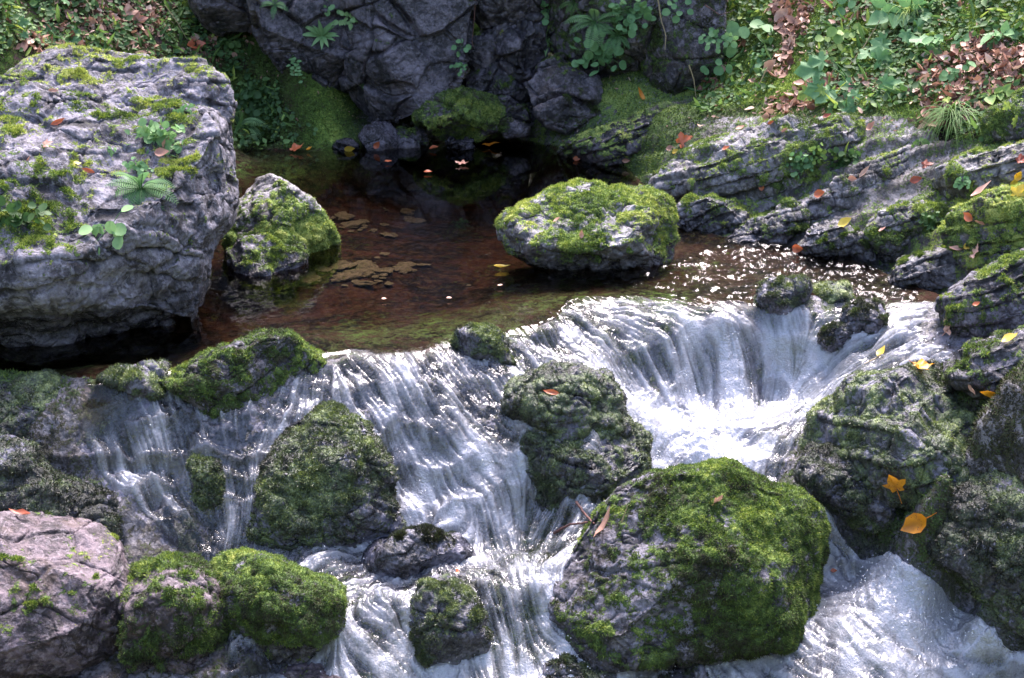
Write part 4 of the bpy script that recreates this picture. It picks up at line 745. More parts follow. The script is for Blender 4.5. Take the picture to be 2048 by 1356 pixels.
block('overgrown mossy cliff bulge hung with bright ferns', [(1085, 90), (1100, -200), (1300, -260), (1380, -40), (1340, 80), (1300, 170), (1230, 200), (1170, 165), (1110, 120)], 9.6, .32, seed=319, moss=(.50, .2), mc=.50, centre=(1220, 20), fuzz=60000, sub=8, wetv=.1)
block('dark mossy cliff shoulder between the fern bulge and the leafy bank', [(1280, 200), (1310, 60), (1340, -160), (1440, -160), (1450, 60), (1430, 180), (1370, 215), (1310, 225)], 9.35, .26, seed=321, moss=(.45, .2), mc=.36, centre=(1370, 60), fuzz=40000, wetv=.1)
block('narrow black filler stone added to close the crack beside the cave mouth', [(1035, 330), (1038, 180), (1060, 160), (1085, 190), (1090, 320)], 9.72, .14, seed=341, moss=(.1, .2), mc=.2, wetv=.8, centre=(1062, 250), sub=6, fuzz=1500)  # added filler, covers pale sunlit ground between the blocks
block('rounded green black cliff stone at the mouth of the cave', [(1000, 235), (1020, 215), (1050, 215), (1060, 235), (1050, 265), (1015, 268)], 9.4, .10, seed=323, moss=(.3, .2), mc=.25, centre=(1030, 240), sub=6)
block('wet black stone at the waterline below the main slab', [(722, 275), (740, 255), (770, 252), (792, 270), (785, 300), (750, 306), (728, 298)], 9.38, .10, seed=325, moss=(-.2, .1), wetv=1, centre=(757, 280), sub=6, fuzz=0)
block('glossy dark stone in the water left of the cushion rock', [(885, 285), (910, 275), (950, 272), (955, 300), (925, 310), (890, 306)], 9.3, .08, seed=327, moss=(-.2, .1), wetv=1, centre=(922, 292), sub=6, fuzz=0)
block('low green stone at the waterline between the two dark stones', [(788, 290), (800, 262), (840, 262), (850, 290), (830, 304), (795, 304)], 9.42, .09, seed=329, moss=(.5, .2), mc=.25, wetv=.5, centre=(820, 284), sub=6)
block('small wet stone with a yellow leaf at the foot of the leaning pillar', [(665, 298), (675, 283), (700, 280), (716, 292), (712, 305), (680, 308)], 9.3, .07, seed=331, moss=(-.2, .1), wetv=1, centre=(690, 295), sub=5, fuzz=0)
block('dark undercut rock at the back of the pool cave', [(600, 240), (700, 220), (850, 220), (1080, 230), (1260, 240), (1260, 320), (900, 330), (620, 320)], 10.0, .30, seed=333, moss=(-.1, .1), mc=.2, wetv=.8, centre=(900, 275), sub=7, fuzz=0)
# foam gathers where rocks stand in running water
mark = np.zeros((LH, LW), np.float32); WLg = bil(GG, lx.ravel(), ly.ravel()).reshape(LH, LW) + .02
for V_ in ROCKV:
    ix = ((V_[:, 0] - LX0) / LS).astype(int); iy = ((V_[:, 1] - LY0) / LS).astype(int); ok_ = (ix > 1) & (ix < LW - 2) & (iy > 1) & (iy < LH - 2); ix, iy, vz = ix[ok_], iy[ok_], V_[ok_, 2]
    near = np.abs(vz - np.minimum(WLg[iy, ix], 0)) < .018; mark[iy[near], ix[near]] = 1
mark = blur(mark, 14); collar = np.clip(lsample(mark, xg, yg) * 2.2, 0, 1)
foam = np.clip(foam + collar * D * sm(fbase, .05, .45) * (.42 + .5 * patch2 + .10 * s1), 0, .97); Wz = Wz + .006 * collar * D * sm(fbase, .1, .5)
Pw = np.stack([xg, yg, Wz], 1)
fw_ = (water_ok[quads].sum(1) >= 4)
tag(sub_mesh('water', fw_, Pw, M['water'], {'foam': foam, 'chop': chop, 'depth': np.clip(Wz - Pg[:, 2], 0, 1) * (1 - D)}), kind='structure')
#PLANTS
# ------------------------------------------------------------------ scattering over the ground sheet
def scatter(V, Fc, wgt, count, rs):
    c = np.cumsum(wgt); k = np.clip(np.searchsorted(c, rs.rand(count) * c[-1]), 0, len(Fc) - 1)
    I = Fc[k]; a = rs.rand(count)[:, None]; b = rs.rand(count)[:, None]
    p = (V[I[:, 0]] * (1 - a) + V[I[:, 1]] * a) * (1 - b) + (V[I[:, 3]] * (1 - a) + V[I[:, 2]] * a) * b
    n = np.cross(V[I[:, 1]] - V[I[:, 0]], V[I[:, 3]] - V[I[:, 0]]); n /= np.linalg.norm(n, axis=1)[:, None] + 1e-12
    return p, n, I[:, 0]
def tpl_leaf(kind):
    """leaf outline, length 1 along +Y from the stalk, face up +Z -> verts, tris"""
    if kind == 'blade': prof = [(0, .0), (.1, .06), (.35, .10), (.7, .08), (1, 0)]
    elif kind == 'ovate': prof = [(0, 0), (.12, .20), (.35, .34), (.6, .28), (.85, .12), (1, 0)]
    elif kind == 'lance': prof = [(0, 0), (.15, .10), (.4, .17), (.7, .13), (1, 0)]
    elif kind == 'round': prof = [(0, .0), (.05, .25), (.3, .46), (.6, .47), (.88, .28), (1, 0)]
    else: prof = None
    if prof:
        c = [(0, y, -.06 * math.sin(y * 3.1)) for y, _ in prof]; l = [(-w_, y, .10 * w_ + .05 - .2 * (y - .3) ** 2) for y, w_ in prof[1:-1]]; r = [(w_, y, .10 * w_ + .05 - .2 * (y - .3) ** 2) for y, w_ in prof[1:-1]]
        V = c + l + r; n = len(c); m = n - 2; T = []
        for side in (0, 1):
            o = n + side * m; seq = [0] + [o + i for i in range(m)] + [n - 1]
            for i in range(n - 1):
                q_ = [i, i + 1, seq[i + 1], seq[i]]
                for t_ in ((q_[0], q_[1], q_[2]), (q_[0], q_[2], q_[3])):
                    if len(set(t_)) == 3: T.append(t_ if side else t_[::-1])
        return np.array(V, float), np.array(T)
    # palmate: maple (pointed) or herb (blunt)
    pts_ = []
    if kind == 'maple': R_ = [(-178, .15), (-160, .42), (-138, .62), (-122, .48), (-108, .46), (-88, .72), (-70, .88), (-58, .62), (-46, .50), (-32, .66), (-20, .72), (-9, .84), (0, 1.0)]
    else: R_ = [(-175, .15), (-150, .52), (-128, .62), (-112, .40), (-96, .66), (-76, .78), (-58, .48), (-42, .80), (-26, .72), (-14, .80), (0, 1.0)]
    ang = R_ + [(-a, r) for a, r in R_[::-1][1:]]
    cy = .42; V = [(0, cy * .9, -.05)]
    for a, r in ang: V.append((math.sin(math.radians(a)) * r * .58, cy + math.cos(math.radians(a)) * r * .58, .06 * math.sin(a * .09) - .12 * r * r * .4))
    n = len(ang); T = [(0, 1 + (i + 1) % n, 1 + i) for i in range(n)]
    return np.array(V, float), np.array(T)
TPL = {k: tpl_leaf(k) for k in ('blade', 'ovate', 'lance', 'round', 'maple', 'palm')}
def frames(dirs, norms):
    y = dirs / (np.linalg.norm(dirs, axis=1)[:, None] + 1e-9); x = np.cross(y, norms); x /= np.linalg.norm(x, axis=1)[:, None] + 1e-9
    return np.stack([x, y, np.cross(x, y)], 1)            # rows: local x, y, z
def stamp(tpl, pos, dirs, norms, size, wid=1.0, curl=0.0):
    V, T = TPL[tpl]; V = V.copy(); V[:, 0] *= wid; n = len(pos); Fm = frames(dirs, norms)
    W = np.tile(V[None], (n, 1, 1)); W[:, :, 2] += np.asarray(curl).reshape(-1, 1) * (V[None, :, 1] ** 2 + V[None, :, 0] ** 2 * .8)
    W = np.einsum('nkj,nji->nki', W * np.asarray(size).reshape(-1, 1, 1), Fm) + pos[:, None]
    return W.reshape(-1, 3), (T[None] + (np.arange(n) * len(V))[:, None, None]).reshape(-1, 3)
def scat_obj(name, V, Fc, wgt, count, tpl, size, mat, seed, lift=.004, tilt=.5, label=None, lc=(.5, .25), kind='stuff', up=.0, colfn=None):
    rs = np.random.RandomState(seed); p, n, I = scatter(V, Fc, wgt, count, rs)
    nn = n + rs.normal(size=n.shape) * tilt; nn[:, 2] += up; nn[:, 1] -= up * .4; nn /= np.linalg.norm(nn, axis=1)[:, None]
    d = np.cross(nn, rs.normal(size=n.shape)); sz = size * (.5 + rs.rand(count))
    P_, T_ = stamp(tpl, p + n * lift + nn * (rs.rand(count) * lift)[:, None], d, nn, sz, curl=rs.normal(size=count) * .35)
    k = len(TPL[tpl][0]); c = np.repeat(lc[0] + lc[1] * rs.normal(size=count), k)
    o = mesh_np(name, P_, T_, M[mat], attrs={'lc': np.clip(c, 0, 1)}, smooth=False)
    return tag(o, kind=kind, label=label)
ctr = quads[:, 0]; qa = np.linalg.norm(np.cross(Pg[quads[:, 1]] - Pg[quads[:, 0]], Pg[quads[:, 3]] - Pg[quads[:, 0]]), axis=1)
infr = (pu > -40) & (pu < 2090) & (pv > -60) & (pv < 1400)
qm = moss[ctr]; qU, qV = pu[ctr], pv[ctr]; nz1 = fbm(P2, 6.0, 3, 91)[ctr]; nz2 = fbm(P2, 15.0, 3, 92)[ctr]
def soft(poly, wid=18):
    return polymask(qU + wid * 2.2 * nz2, qV + wid * 2.2 * nz1, poly).astype(float)
def mossblades(name, wgt, count, ln, seed):
    rs = np.random.RandomState(seed); p, n, I = scatter(Pg, quads, wgt, count, rs)
    n = np.where((n[:, 2] < 0)[:, None], -n, n)
    d = n + rs.normal(size=n.shape) * .55; d /= np.linalg.norm(d, axis=1)[:, None]; s = np.cross(d, rs.normal(size=n.shape)); s /= np.linalg.norm(s, axis=1)[:, None]
    L = ln * (.5 + rs.rand(count))[:, None]; b = p - n * .002
    V = np.stack([b - s * L * .18, b + s * L * .18, b + d * L], 1).reshape(-1, 3)
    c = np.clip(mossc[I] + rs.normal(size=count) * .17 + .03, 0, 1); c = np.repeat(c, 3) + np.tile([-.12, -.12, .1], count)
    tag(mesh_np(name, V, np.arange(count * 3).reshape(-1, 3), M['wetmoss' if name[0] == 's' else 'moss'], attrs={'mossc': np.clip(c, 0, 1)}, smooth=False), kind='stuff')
wm = qa * sm(qm + .3 * nz2, .42, .85) * infr[ctr]
mossblades('bank_moss', wm * ~fS, 230000, .014, 1)
mossblades('streambed_moss', wm * fS * ~fP, 110000, .009, 2)
# litter: brown leaves lying thickly where the slopes are bare
LIT = np.maximum.reduce([soft([(1545, -40), (1650, -40), (1610, 60), (1590, 110), (1575, 160), (1550, 150), (1552, 80)]), soft([(1530, 215), (1600, 170), (1720, 150), (1760, 180), (1640, 215), (1560, 235)]),
    soft([(1840, 130), (1960, 70), (2060, 80), (2060, 180), (1960, 240), (1860, 280), (1820, 200)]), soft([(120, -40), (320, -40), (340, 60), (290, 110), (180, 100), (80, 130), (40, 90), (120, 40)]) * .7,
    soft([(370, 80), (430, 80), (440, 130), (390, 140)]) * .6, soft([(1380, 140), (1440, 60), (1500, 60), (1450, 150), (1420, 200)]) * .6, soft([(1640, -30), (1760, -30), (1740, 40), (1660, 70)]) * .5, .03 * (qV < 260) * (qU > 1400), .03 * (qV < 120) * (qU < 500)]) * (~fS) * infr[ctr]
scat_obj('leaf_litter', Pg, quads, qa * LIT * sm(nz2 + nz1 * .7, -.45, .15), 2300, 'ovate', .042, 'dead', 3, lift=.010, tilt=.6, lc=(.5, .32), label='brown fallen leaves heaped on the bare soil of both slopes')
scat_obj('leaf_crumbs', Pg, quads, qa * (LIT + .02 * (qV < 300)) * ~fS, 5000, 'lance', .020, 'dead', 4, lift=.006, tilt=.5, lc=(.6, .3), label='broken bits of brown leaf between the fallen leaves')
# small leafy ground cover on the slopes
GC = np.maximum.reduce([soft([(-40, -40), (380, -40), (480, 60), (500, 130), (640, 280), (560, 300), (480, 290), (430, 150), (300, 110), (60, 100), (-40, 140)]), soft([(1380, 20), (1530, -40), (1550, 100), (1540, 190), (1400, 240), (1370, 140)]) * .8,
    soft([(1620, 60), (1700, -40), (2060, -40), (2060, 60), (1900, 100), (1840, 220), (1700, 240), (1620, 200)]), soft([(1520, 330), (1700, 300), (1730, 350), (1600, 380)]) * .25, soft([(1900, 180), (2060, 150), (2060, 300), (1900, 290)]) * .6]) * ~fS * infr[ctr]
scat_obj('ground_cover', Pg, quads, qa * GC * sm(nz1 + .10 + nz2 * .7, 0, .25), 3000, 'round', .019, 'leaf', 5, lift=.018, tilt=.45, lc=(.42, .16), up=.8, label='small round leaved green plants covering both slopes')
scat_obj('low_herbs', Pg, quads, qa * GC * sm(-nz1 + .1 + nz2 * .6, 0, .3), 1700, 'ovate', .036, 'leaf', 6, lift=.022, tilt=.5, lc=(.38, .16), up=.7, label='pointed green leaves of low plants among the moss')
scat_obj('slope_grass', Pg, quads, qa * GC, 1100, 'blade', .085, 'leaf', 7, lift=.004, tilt=1.2, lc=(.7, .2), label='thin grass blades on the mossy slopes')

# ------------------------------------------------------------------ casting onto what is already built
bpy.context.view_layer.update(); dg = bpy.context.evaluated_depsgraph_get()
def cast(u, v, skip=('moss', 'ground', 'low_', 'slope_', 'bank_moss', 'streambed_moss', 'leaf_', 'foliage', 'stem')):
    o = Vector(CAM); d = Vector(ray(u, v)).normalized()
    for _ in range(60):
        ok, loc, nrm, idx, ob, _m = sc.ray_cast(dg, o, d)
        if not ok: return PY(u, v, 9.5), np.array([0, -.7, .7])
        if ob.name.startswith(skip): o = loc + d * .002; continue
        n = np.array(nrm); return np.array(loc), (n if n @ np.array(d) < 0 else -n)
    return np.array(loc), np.array([0, -.7, .7])
def pxm(p, px): return px * ((p - CAM) @ FW) / F            # length in metres that spans px photo pixels at p
def empty(name, loc):
    o = bpy.data.objects.new(name, None); o.empty_display_size = .05; sc.collection.objects.link(o); o.location = loc; return o
def tube(path, r0, r1, sides=5):
    path = np.asarray(path, float); n = len(path); T = np.gradient(path, axis=0); T /= np.linalg.norm(T, axis=1)[:, None] + 1e-9
    a = np.cross(T, [0.3, .2, .93]); a /= np.linalg.norm(a, axis=1)[:, None] + 1e-9; b = np.cross(T, a); rr_ = np.linspace(r0, r1, n)[:, None]
    V = np.concatenate([path + rr_ * (a * math.cos(t) + b * math.sin(t)) for t in np.arange(sides) * 2 * math.pi / sides]); F_ = []
    for s in range(sides):
        for i in range(n - 1): F_.append((s * n + i, s * n + i + 1, ((s + 1) % sides) * n + i + 1, ((s + 1) % sides) * n + i))
    return V, np.array(F_)
def merge(parts):
    Vs, Fs, o = [], [], 0
    for V, F_ in parts: Vs.append(V); Fs.append(F_ + o); o += len(V)
    return np.concatenate(Vs), np.concatenate(Fs)
def arc(p, d0, L, droop, n=6):
    """curved stalk from p starting along d0, bending down"""
    out = [p]; d = d0 / np.linalg.norm(d0)
    for i in range(n - 1):
        d = d + np.array([0, 0, -droop / (n - 1)]); d = d / np.linalg.norm(d); out.append(out[-1] + d * L / (n - 1))
    return np.array(out)
def plant(kind, u, v, px, label, name, cat, mat='leaf', n=10, seed=1, group=None, lc=.55, up=.5, back=0.0):
    rs = np.random.RandomState(seed); p, nr_ = cast(u, v); S = pxm(p, px)
    toward = np.array([0, -.55, .45]); base_dir = nr_ * (1 - up) + np.array([0, -.2, 1]) * up; base_dir /= np.linalg.norm(base_dir)
    root = empty(name, p); tag(root, label, cat, group); st = []; L = []
    def leaf(t, pos, d, nm, sz, w_=1, cu=0.): L.append(stamp(t, np.array([pos]), np.array([d]), np.array([nm]), [sz], w_, [cu]))
    for i in range(n):
        a = 2 * math.pi * (i + rs.rand() * .7) / n; side = np.array([math.cos(a), -.45 * abs(math.sin(a)), math.sin(a) * .75])
        d0 = base_dir * .55 + side * rs.uniform(.6, 1.0); l_ = S * .5 * rs.uniform(.7, 1.15)
        if kind == 'fern':
            A = arc(p, d0, l_ * 1.25, 1.1, 18); st.append(tube(A, S * .012, S * .004, 4))
            for j in range(1, 18):
                T = A[j] - A[j - 1]; T /= np.linalg.norm(T); nm = np.cross(np.cross(T, np.array([0, -.5, .85])), T); nm /= np.linalg.norm(nm); sd = np.cross(T, nm); k = math.sin(math.pi * (j / 18.5) ** .7) * l_ * .22 + l_ * .03
                for h in (0,):
                    q_ = A[j] - T * h * l_ / 18
                    leaf('lance', q_, sd + T * .35, nm, k, .62, -.1); leaf('lance', q_, -sd + T * .35, nm, k, .62, -.1)
        elif kind == 'strap':
            A = arc(p, d0, l_, .9, 4); nm = np.cross(np.cross(d0, toward), d0); leaf('lance', p, d0, nm / np.linalg.norm(nm), l_, .75, -.35)
        elif kind == 'grass':
            A = arc(p + rs.normal(size=3) * S * .05, d0 * .6 + base_dir * .8 + rs.normal(size=3) * .2, S * rs.uniform(.4, .8), rs.uniform(1.6, 2.8), 8); w_ = S * .008
            sd = np.cross(A[-1] - A[0], toward); sd /= np.linalg.norm(sd); wd_ = np.linspace(1, .1, 8)[:, None] * w_
            L.append((np.concatenate([A - sd * wd_, A + sd * wd_]), np.array([t_ for j in range(7) for t_ in ((j, j + 1, 8 + j), (j + 1, 9 + j, 8 + j))])))
        elif kind in ('herb', 'palm', 'cress', 'pointed'):
            A = arc(p, d0 * rs.uniform(.5, 1.2) + rs.normal(size=3) * .15, l_ * rs.uniform(.35, 1.0), .5, 6); st.append(tube(A, S * .010, S * .006, 4))
            T = A[-1] - A[-2]; T /= np.linalg.norm(T); nm = toward + rs.normal(size=3) * .28 + nr_ * .3; nm /= np.linalg.norm(nm)
            dd = T + np.array([rs.normal() * .4, 0, -.35]); dd -= nm * (dd @ nm)
            sz = {'herb': .26, 'palm': .40, 'cress': .17, 'pointed': .36}[kind] * S * rs.uniform(.7, 1.2)
            leaf({'herb': 'round', 'palm': 'palm', 'cress': 'round', 'pointed': 'ovate'}[kind], A[-1], dd, nm, sz, 1, -.15)
            if kind == 'cress' or kind == 'pointed':
                for j in (2, 3, 4):
                    sd = np.cross(T, nm) * rs.choice([-1, 1]); leaf('round' if kind == 'cress' else 'ovate', A[j], sd + T * .4, nm + rs.normal(size=3) * .2, sz * .75, 1, -.1)
        elif kind == 'creep':
            q_ = p + (side * rs.uniform(.0, 1) + nr_ * .08 * rs.rand()) * S * .5; q_ = q_ + nr_ * S * .03
            nm = toward + rs.normal(size=3) * .4; nm /= np.linalg.norm(nm); dd = rs.normal(size=3); dd -= nm * (dd @ nm); leaf('round', q_, dd, nm, S * rs.uniform(.10, .18), 1, -.1)
            st.append(tube(np.array([p + (q_ - p) * t_ + nr_ * .02 * S * math.sin(3 * t_) for t_ in (0, .5, 1)]), S * .006, S * .004, 3))
        elif kind == 'hang':
            A = arc(p, d0 * .5 + np.array([0, -.4, -.3]), S * rs.uniform(.5, 1.0), 1.6, 8); st.append(tube(A, S * .007, S * .003, 3))
            for j in range(2, 8):
                sd = np.array([rs.choice([-1, 1]), -.2, -.3]); nm = toward + rs.normal(size=3) * .3; nm /= np.linalg.norm(nm); sd = sd - nm * (sd @ nm); leaf('ovate', A[j], sd, nm, S * .16, .9, -.1)
    Vv, Tt = merge(L); rsn = np.random.RandomState(seed + 5); c = np.clip(lc + .16 * fbm(Vv * 1.0, 25.0, 2, seed % 9) + np.zeros(len(Vv)), 0, 1)
    f_ = mesh_np('foliage', Vv - p, Tt, M[mat], parent=root, attrs={'lc': c}, smooth=False)
    if st:
        Vv, Tt = merge(st); mesh_np('stem', Vv - p, Tt, M['stalk' if kind in ('grass',) else mat], parent=root, attrs={'lc': np.full(len(Vv), .35)})
    return root
PL = [
 ('fern', 283, 378, 125, 'pale green fern rooted in the face of the giant boulder', 'fern', 'fern', 'mint', 12, .55),
 ('fern', 478, 250, 115, 'yellow green fern growing out between the giant boulder and the mossy slope', 'fern', 'fern', 'mint', 9, .9),
 ('herb', 222, 455, 110, 'round leaved herb drooping on the front of the giant boulder below the fern', 'herb', 'herb', 'mint', 9, .75),
 ('creep', 318, 278, 120, 'patch of tiny pale round leaves beside two pinkish leaves on the giant boulder', 'creeping_plant', 'creeping plant', 'mint', 70, .7),
 ('cress', 365, 222, 55, 'small lobed herb in the notch between the two humps of the giant boulder', 'herb', 'herb', 'mint', 7, .6),
 ('cress', 278, 335, 60, 'little round leaved seedling cluster just above the fern on the giant boulder', 'creeping_plant', 'creeping plant', 'mint', 14, .6),
 ('pointed', 226, 300, 30, 'tiny two leaved seedling left of the pinkish leaves on the giant boulder', 'seedling', 'seedling', 'mint', 3, .7),
 ('creep', 40, 440, 120, 'dark green leafy patch low on the left side of the giant boulder', 'creeping_plant', 'creeping plant', 'leaf', 60, .35),
 ('cress', 118, 485, 30, 'small bright sprig under the ledge of the giant boulder', 'seedling', 'seedling', 'leaf', 6, .7),
 ('strap', 645, 72, 85, 'pale rosette of strap leaves on the dark pillar left of the main cliff slab', 'rosette_fern', 'fern', 'mint', 13, .75),
 ('hang', 585, 110, 60, 'thin flowering sprig hanging on the leaning cliff pillar', 'sprig', 'sprig', 'mint', 4, .6),
 ('herb', 665, 15, 50, 'small herb on the cliff edge above the pale rosette', 'herb', 'herb', 'mint', 7, .6),
 ('pointed', 700, 40, 55, 'long leaved herb leaning off the top of the main cliff slab', 'herb', 'herb', 'mint', 4, .85),
 ('fern', 550, 10, 60, 'little fern hanging from the top edge over the leaning pillar', 'fern', 'fern', 'mint', 6, .5),
 ('strap', 958, 62, 50, 'tight green rosette on the small block beside the main cliff slab', 'rosette_fern', 'fern', 'leaf', 14, .8),
 ('herb', 925, 92, 40, 'round leaved herb in the crack right of the main cliff slab', 'herb', 'herb', 'mint', 7, .5),
 ('cress', 922, 132, 45, 'hanging sprig with small leaves at the lower end of the cliff crack', 'sprig', 'sprig', 'mint', 6, .5),
 ('cress', 726, 168, 24, 'tiny sprig on the smooth face of the main cliff slab', 'seedling', 'seedling', 'mint', 4, .6),
 ('herb', 1100, 18, 65, 'cluster of round bluish leaves at the top above the strap leaved fern', 'herb', 'herb', 'mint', 10, .45),
 ('strap', 1092, 78, 90, 'bright strap leaved fern hanging at the left of the fern bulge', 'rosette_fern', 'fern', 'mint', 12, .8),
 ('fern', 1190, 45, 110, 'arching fern in the middle of the mossy cliff bulge', 'fern', 'fern', 'mint', 9, .7),
 ('fern', 1235, 70, 90, 'second fern spreading right of the arching fern on the cliff bulge', 'fern', 'fern', 'mint', 7, .55),
 ('creep', 1200, 100, 120, 'trailing small leaves below the ferns on the cliff bulge', 'creeping_plant', 'creeping plant', 'mint', 45, .55),
 ('creep', 1260, 25, 110, 'scattered round leaves at the upper right of the cliff bulge', 'creeping_plant', 'creeping plant', 'mint', 40, .5),
 ('fern', 1150, 5, 70, 'young fern cut by the top edge above the cliff bulge', 'fern', 'fern', 'leaf', 7, .6),
 ('herb', 1355, 15, 60, 'pale herb hanging from the top edge beside a long bare vine', 'herb', 'herb', 'mint', 8, .55),
 ('cress', 1430, 75, 70, 'light green leafy herb on the dark shoulder left of the leaf litter chute', 'herb', 'herb', 'mint', 10, .6),
 ('herb', 1480, 70, 110, 'large cluster of round mint green leaves beside the leaf litter chute', 'herb', 'herb', 'mint', 18, .6),
 ('palm', 1482, 118, 60, 'yellowish lobed leaf plant below the mint green cluster', 'herb', 'herb', 'leaf', 3, .9),
 ('herb', 1420, 130, 60, 'pair of broad leaves low on the dark shoulder of the bank', 'herb', 'herb', 'mint', 5, .5),
 ('cress', 1530, 120, 50, 'small herb at the lower end of the leaf litter chute', 'herb', 'herb', 'mint', 7, .5),
 ('cress', 1690, 80, 90, 'three part leaved herb with light green leaves in the centre of the right slope', 'herb', 'herb', 'leaf', 14, .8),
 ('cress', 1640, 120, 80, 'light green creeping herb right of the grey stones on the slope', 'herb', 'herb', 'leaf', 12, .75),
 ('palm', 1700, 165, 130, 'big lobed leaf herb above the white stone on the right bank', 'lobed_herb', 'herb', 'mint', 10, .5),
 ('palm', 1760, 110, 120, 'lobed leaf herb in the middle of the leafy right slope', 'lobed_herb', 'herb', 'mint', 10, .6),
 ('palm', 1800, 75, 110, 'upper lobed leaf herb of the right slope', 'lobed_herb', 'herb', 'mint', 9, .55),
 ('palm', 1670, 185, 90, 'low light green lobed herb on the moss pad above the ledges', 'lobed_herb', 'herb', 'leaf', 7, .85),
 ('pointed', 1820, 30, 100, 'tall herb with long pointed leaves near the top of the right slope', 'herb', 'herb', 'mint', 6, .5),
 ('pointed', 1895, 90, 70, 'upright three leaved plant beside the dark bare soil', 'herb', 'herb', 'mint', 4, .55),
 ('palm', 1750, 190, 90, 'drooping lobed herb at the lower edge of the leafy slope', 'lobed_herb', 'herb', 'mint', 6, .45),
 ('herb', 1705, 22, 70, 'round leaved herb cut by the top edge above the right slope', 'herb', 'herb', 'mint', 7, .5),
 ('pointed', 2000, 78, 80, 'broad leaved plant at the right of the bare soil hollow', 'herb', 'herb', 'mint', 6, .6),
 ('pointed', 2040, 15, 60, 'dark green leaves in the top right corner', 'herb', 'herb', 'leaf', 6, .45),
 ('cress', 1930, 150, 80, 'spindly herb between the grey block and the grass tuft', 'herb', 'herb', 'mint', 8, .5),
 ('pointed', 1985, 195, 70, 'light leaved herb hanging over the mossy shelf at the right edge', 'herb', 'herb', 'leaf', 5, .8),
 ('palm', 2035, 205, 55, 'wilting yellow green lobed leaf at the right edge', 'lobed_herb', 'herb', 'leaf', 3, 1.0),
 ('palm', 1890, 208, 55, 'pale wilted leaves above the grass tuft', 'lobed_herb', 'herb', 'leaf', 4, 1.0),
 ('grass', 1905, 235, 170, 'long green grass tuft drooping over the rock face at the right', 'grass_tuft', 'grass tuft', 'leaf', 110, .6),
 ('grass', 1830, 150, 130, 'yellowish grass tuft on the leafy slope', 'grass_tuft', 'grass tuft', 'leaf', 36, .95),
 ('grass', 1820, 20, 120, 'dry grass at the top of the right slope', 'grass_tuft', 'grass tuft', 'leaf', 26, .9),
 ('creep', 1690, 325, 75, 'dense bluish green cress cushion on the split ledge', 'creeping_plant', 'creeping plant', 'leaf', 80, .40),
 ('creep', 1600, 325, 70, 'sparser green cress patch left of the dense cushion', 'creeping_plant', 'creeping plant', 'mint', 50, .35),
 ('creep', 1640, 305, 60, 'yellow green leafy patch on top of the split ledge', 'creeping_plant', 'creeping plant', 'leaf', 40, .85),
 ('creep', 1860, 440, 60, 'green leafy cushion on the end of the pale flat topped slab', 'creeping_plant', 'creeping plant', 'leaf', 50, .4),
 ('cress', 1925, 365, 55, 'small bluish herb on the upper ledge at the right edge', 'herb', 'herb', 'mint', 7, .5),
 ('cress', 1840, 285, 50, 'pair of round leaves on the moss below the grass tuft', 'herb', 'herb', 'leaf', 5, .6),
 ('palm', 120, 68, 80, 'three lobed dark herb above the giant boulder near the left edge', 'lobed_herb', 'herb', 'mint', 6, .4),
 ('cress', 185, 80, 60, 'light round leaved herb just above the top of the giant boulder', 'herb', 'herb', 'leaf', 8, .75),
 ('palm', 20, 60, 70, 'dark lobed herb in the top left corner', 'lobed_herb', 'herb', 'mint', 6, .3),
 ('palm', 100, 5, 70, 'lobed herb cut by the top edge at the left', 'lobed_herb', 'herb', 'mint', 6, .35),
 ('cress', 460, 92, 60, 'light green herb beneath the overhanging cliff block', 'herb', 'herb', 'leaf', 10, .6),
 ('cress', 370, 25, 60, 'green herb at the top edge left of the overhanging cliff block', 'herb', 'herb', 'leaf', 9, .55),
 ('creep', 520, 200, 90, 'tiny leaved green patch on the mossy slope above the pool', 'creeping_plant', 'creeping plant', 'leaf', 60, .35),
 ('hang', 235, 40, 90, 'long trailing stems with few leaves on the top left slope', 'trailing_plant', 'trailing plant', 'leaf', 5, .5),
 ('fern', 1395, 850, 30, 'tiny fern', 'fern', 'fern', 'leaf', 0, .5),
]
for k, (kind, u, v, px, label, name, cat, mat, n, lc) in enumerate(PL):
    if n: plant(kind, u, v, px * (1.25 if u > 1380 and v < 240 and kind != 'grass' else 1.0), label, name, cat, mat, n, seed=400 + k, lc=lc, group={'fern': 'ferns on the rocks', 'strap': 'strap leaved rosettes on the cliff', 'palm': 'lobed leaf herbs on the slopes', 'grass': 'grass tufts on the right slope'}.get(kind, 'small herbs on rocks and slopes'))
for k, (kind, u, v, px, label) in enumerate([('herb', 690, -150, 150, 'round leaved herb on the upper cliff, mirrored in the pool'), ('fern', 860, -180, 160, 'fern high on the main cliff slab, mirrored in the pool'), ('palm', 640, -260, 170, 'lobed herb high on the leaning pillar'), ('fern', 1180, -170, 190, 'large fern above the cliff bulge'), ('herb', 980, -120, 120, 'herb on the cracked upper cliff block')]):
    plant(kind, u, v, px, label, 'cliff_plant', 'herb', 'mint', 11, seed=700 + k, lc=.6, group='small herbs on rocks and slopes')
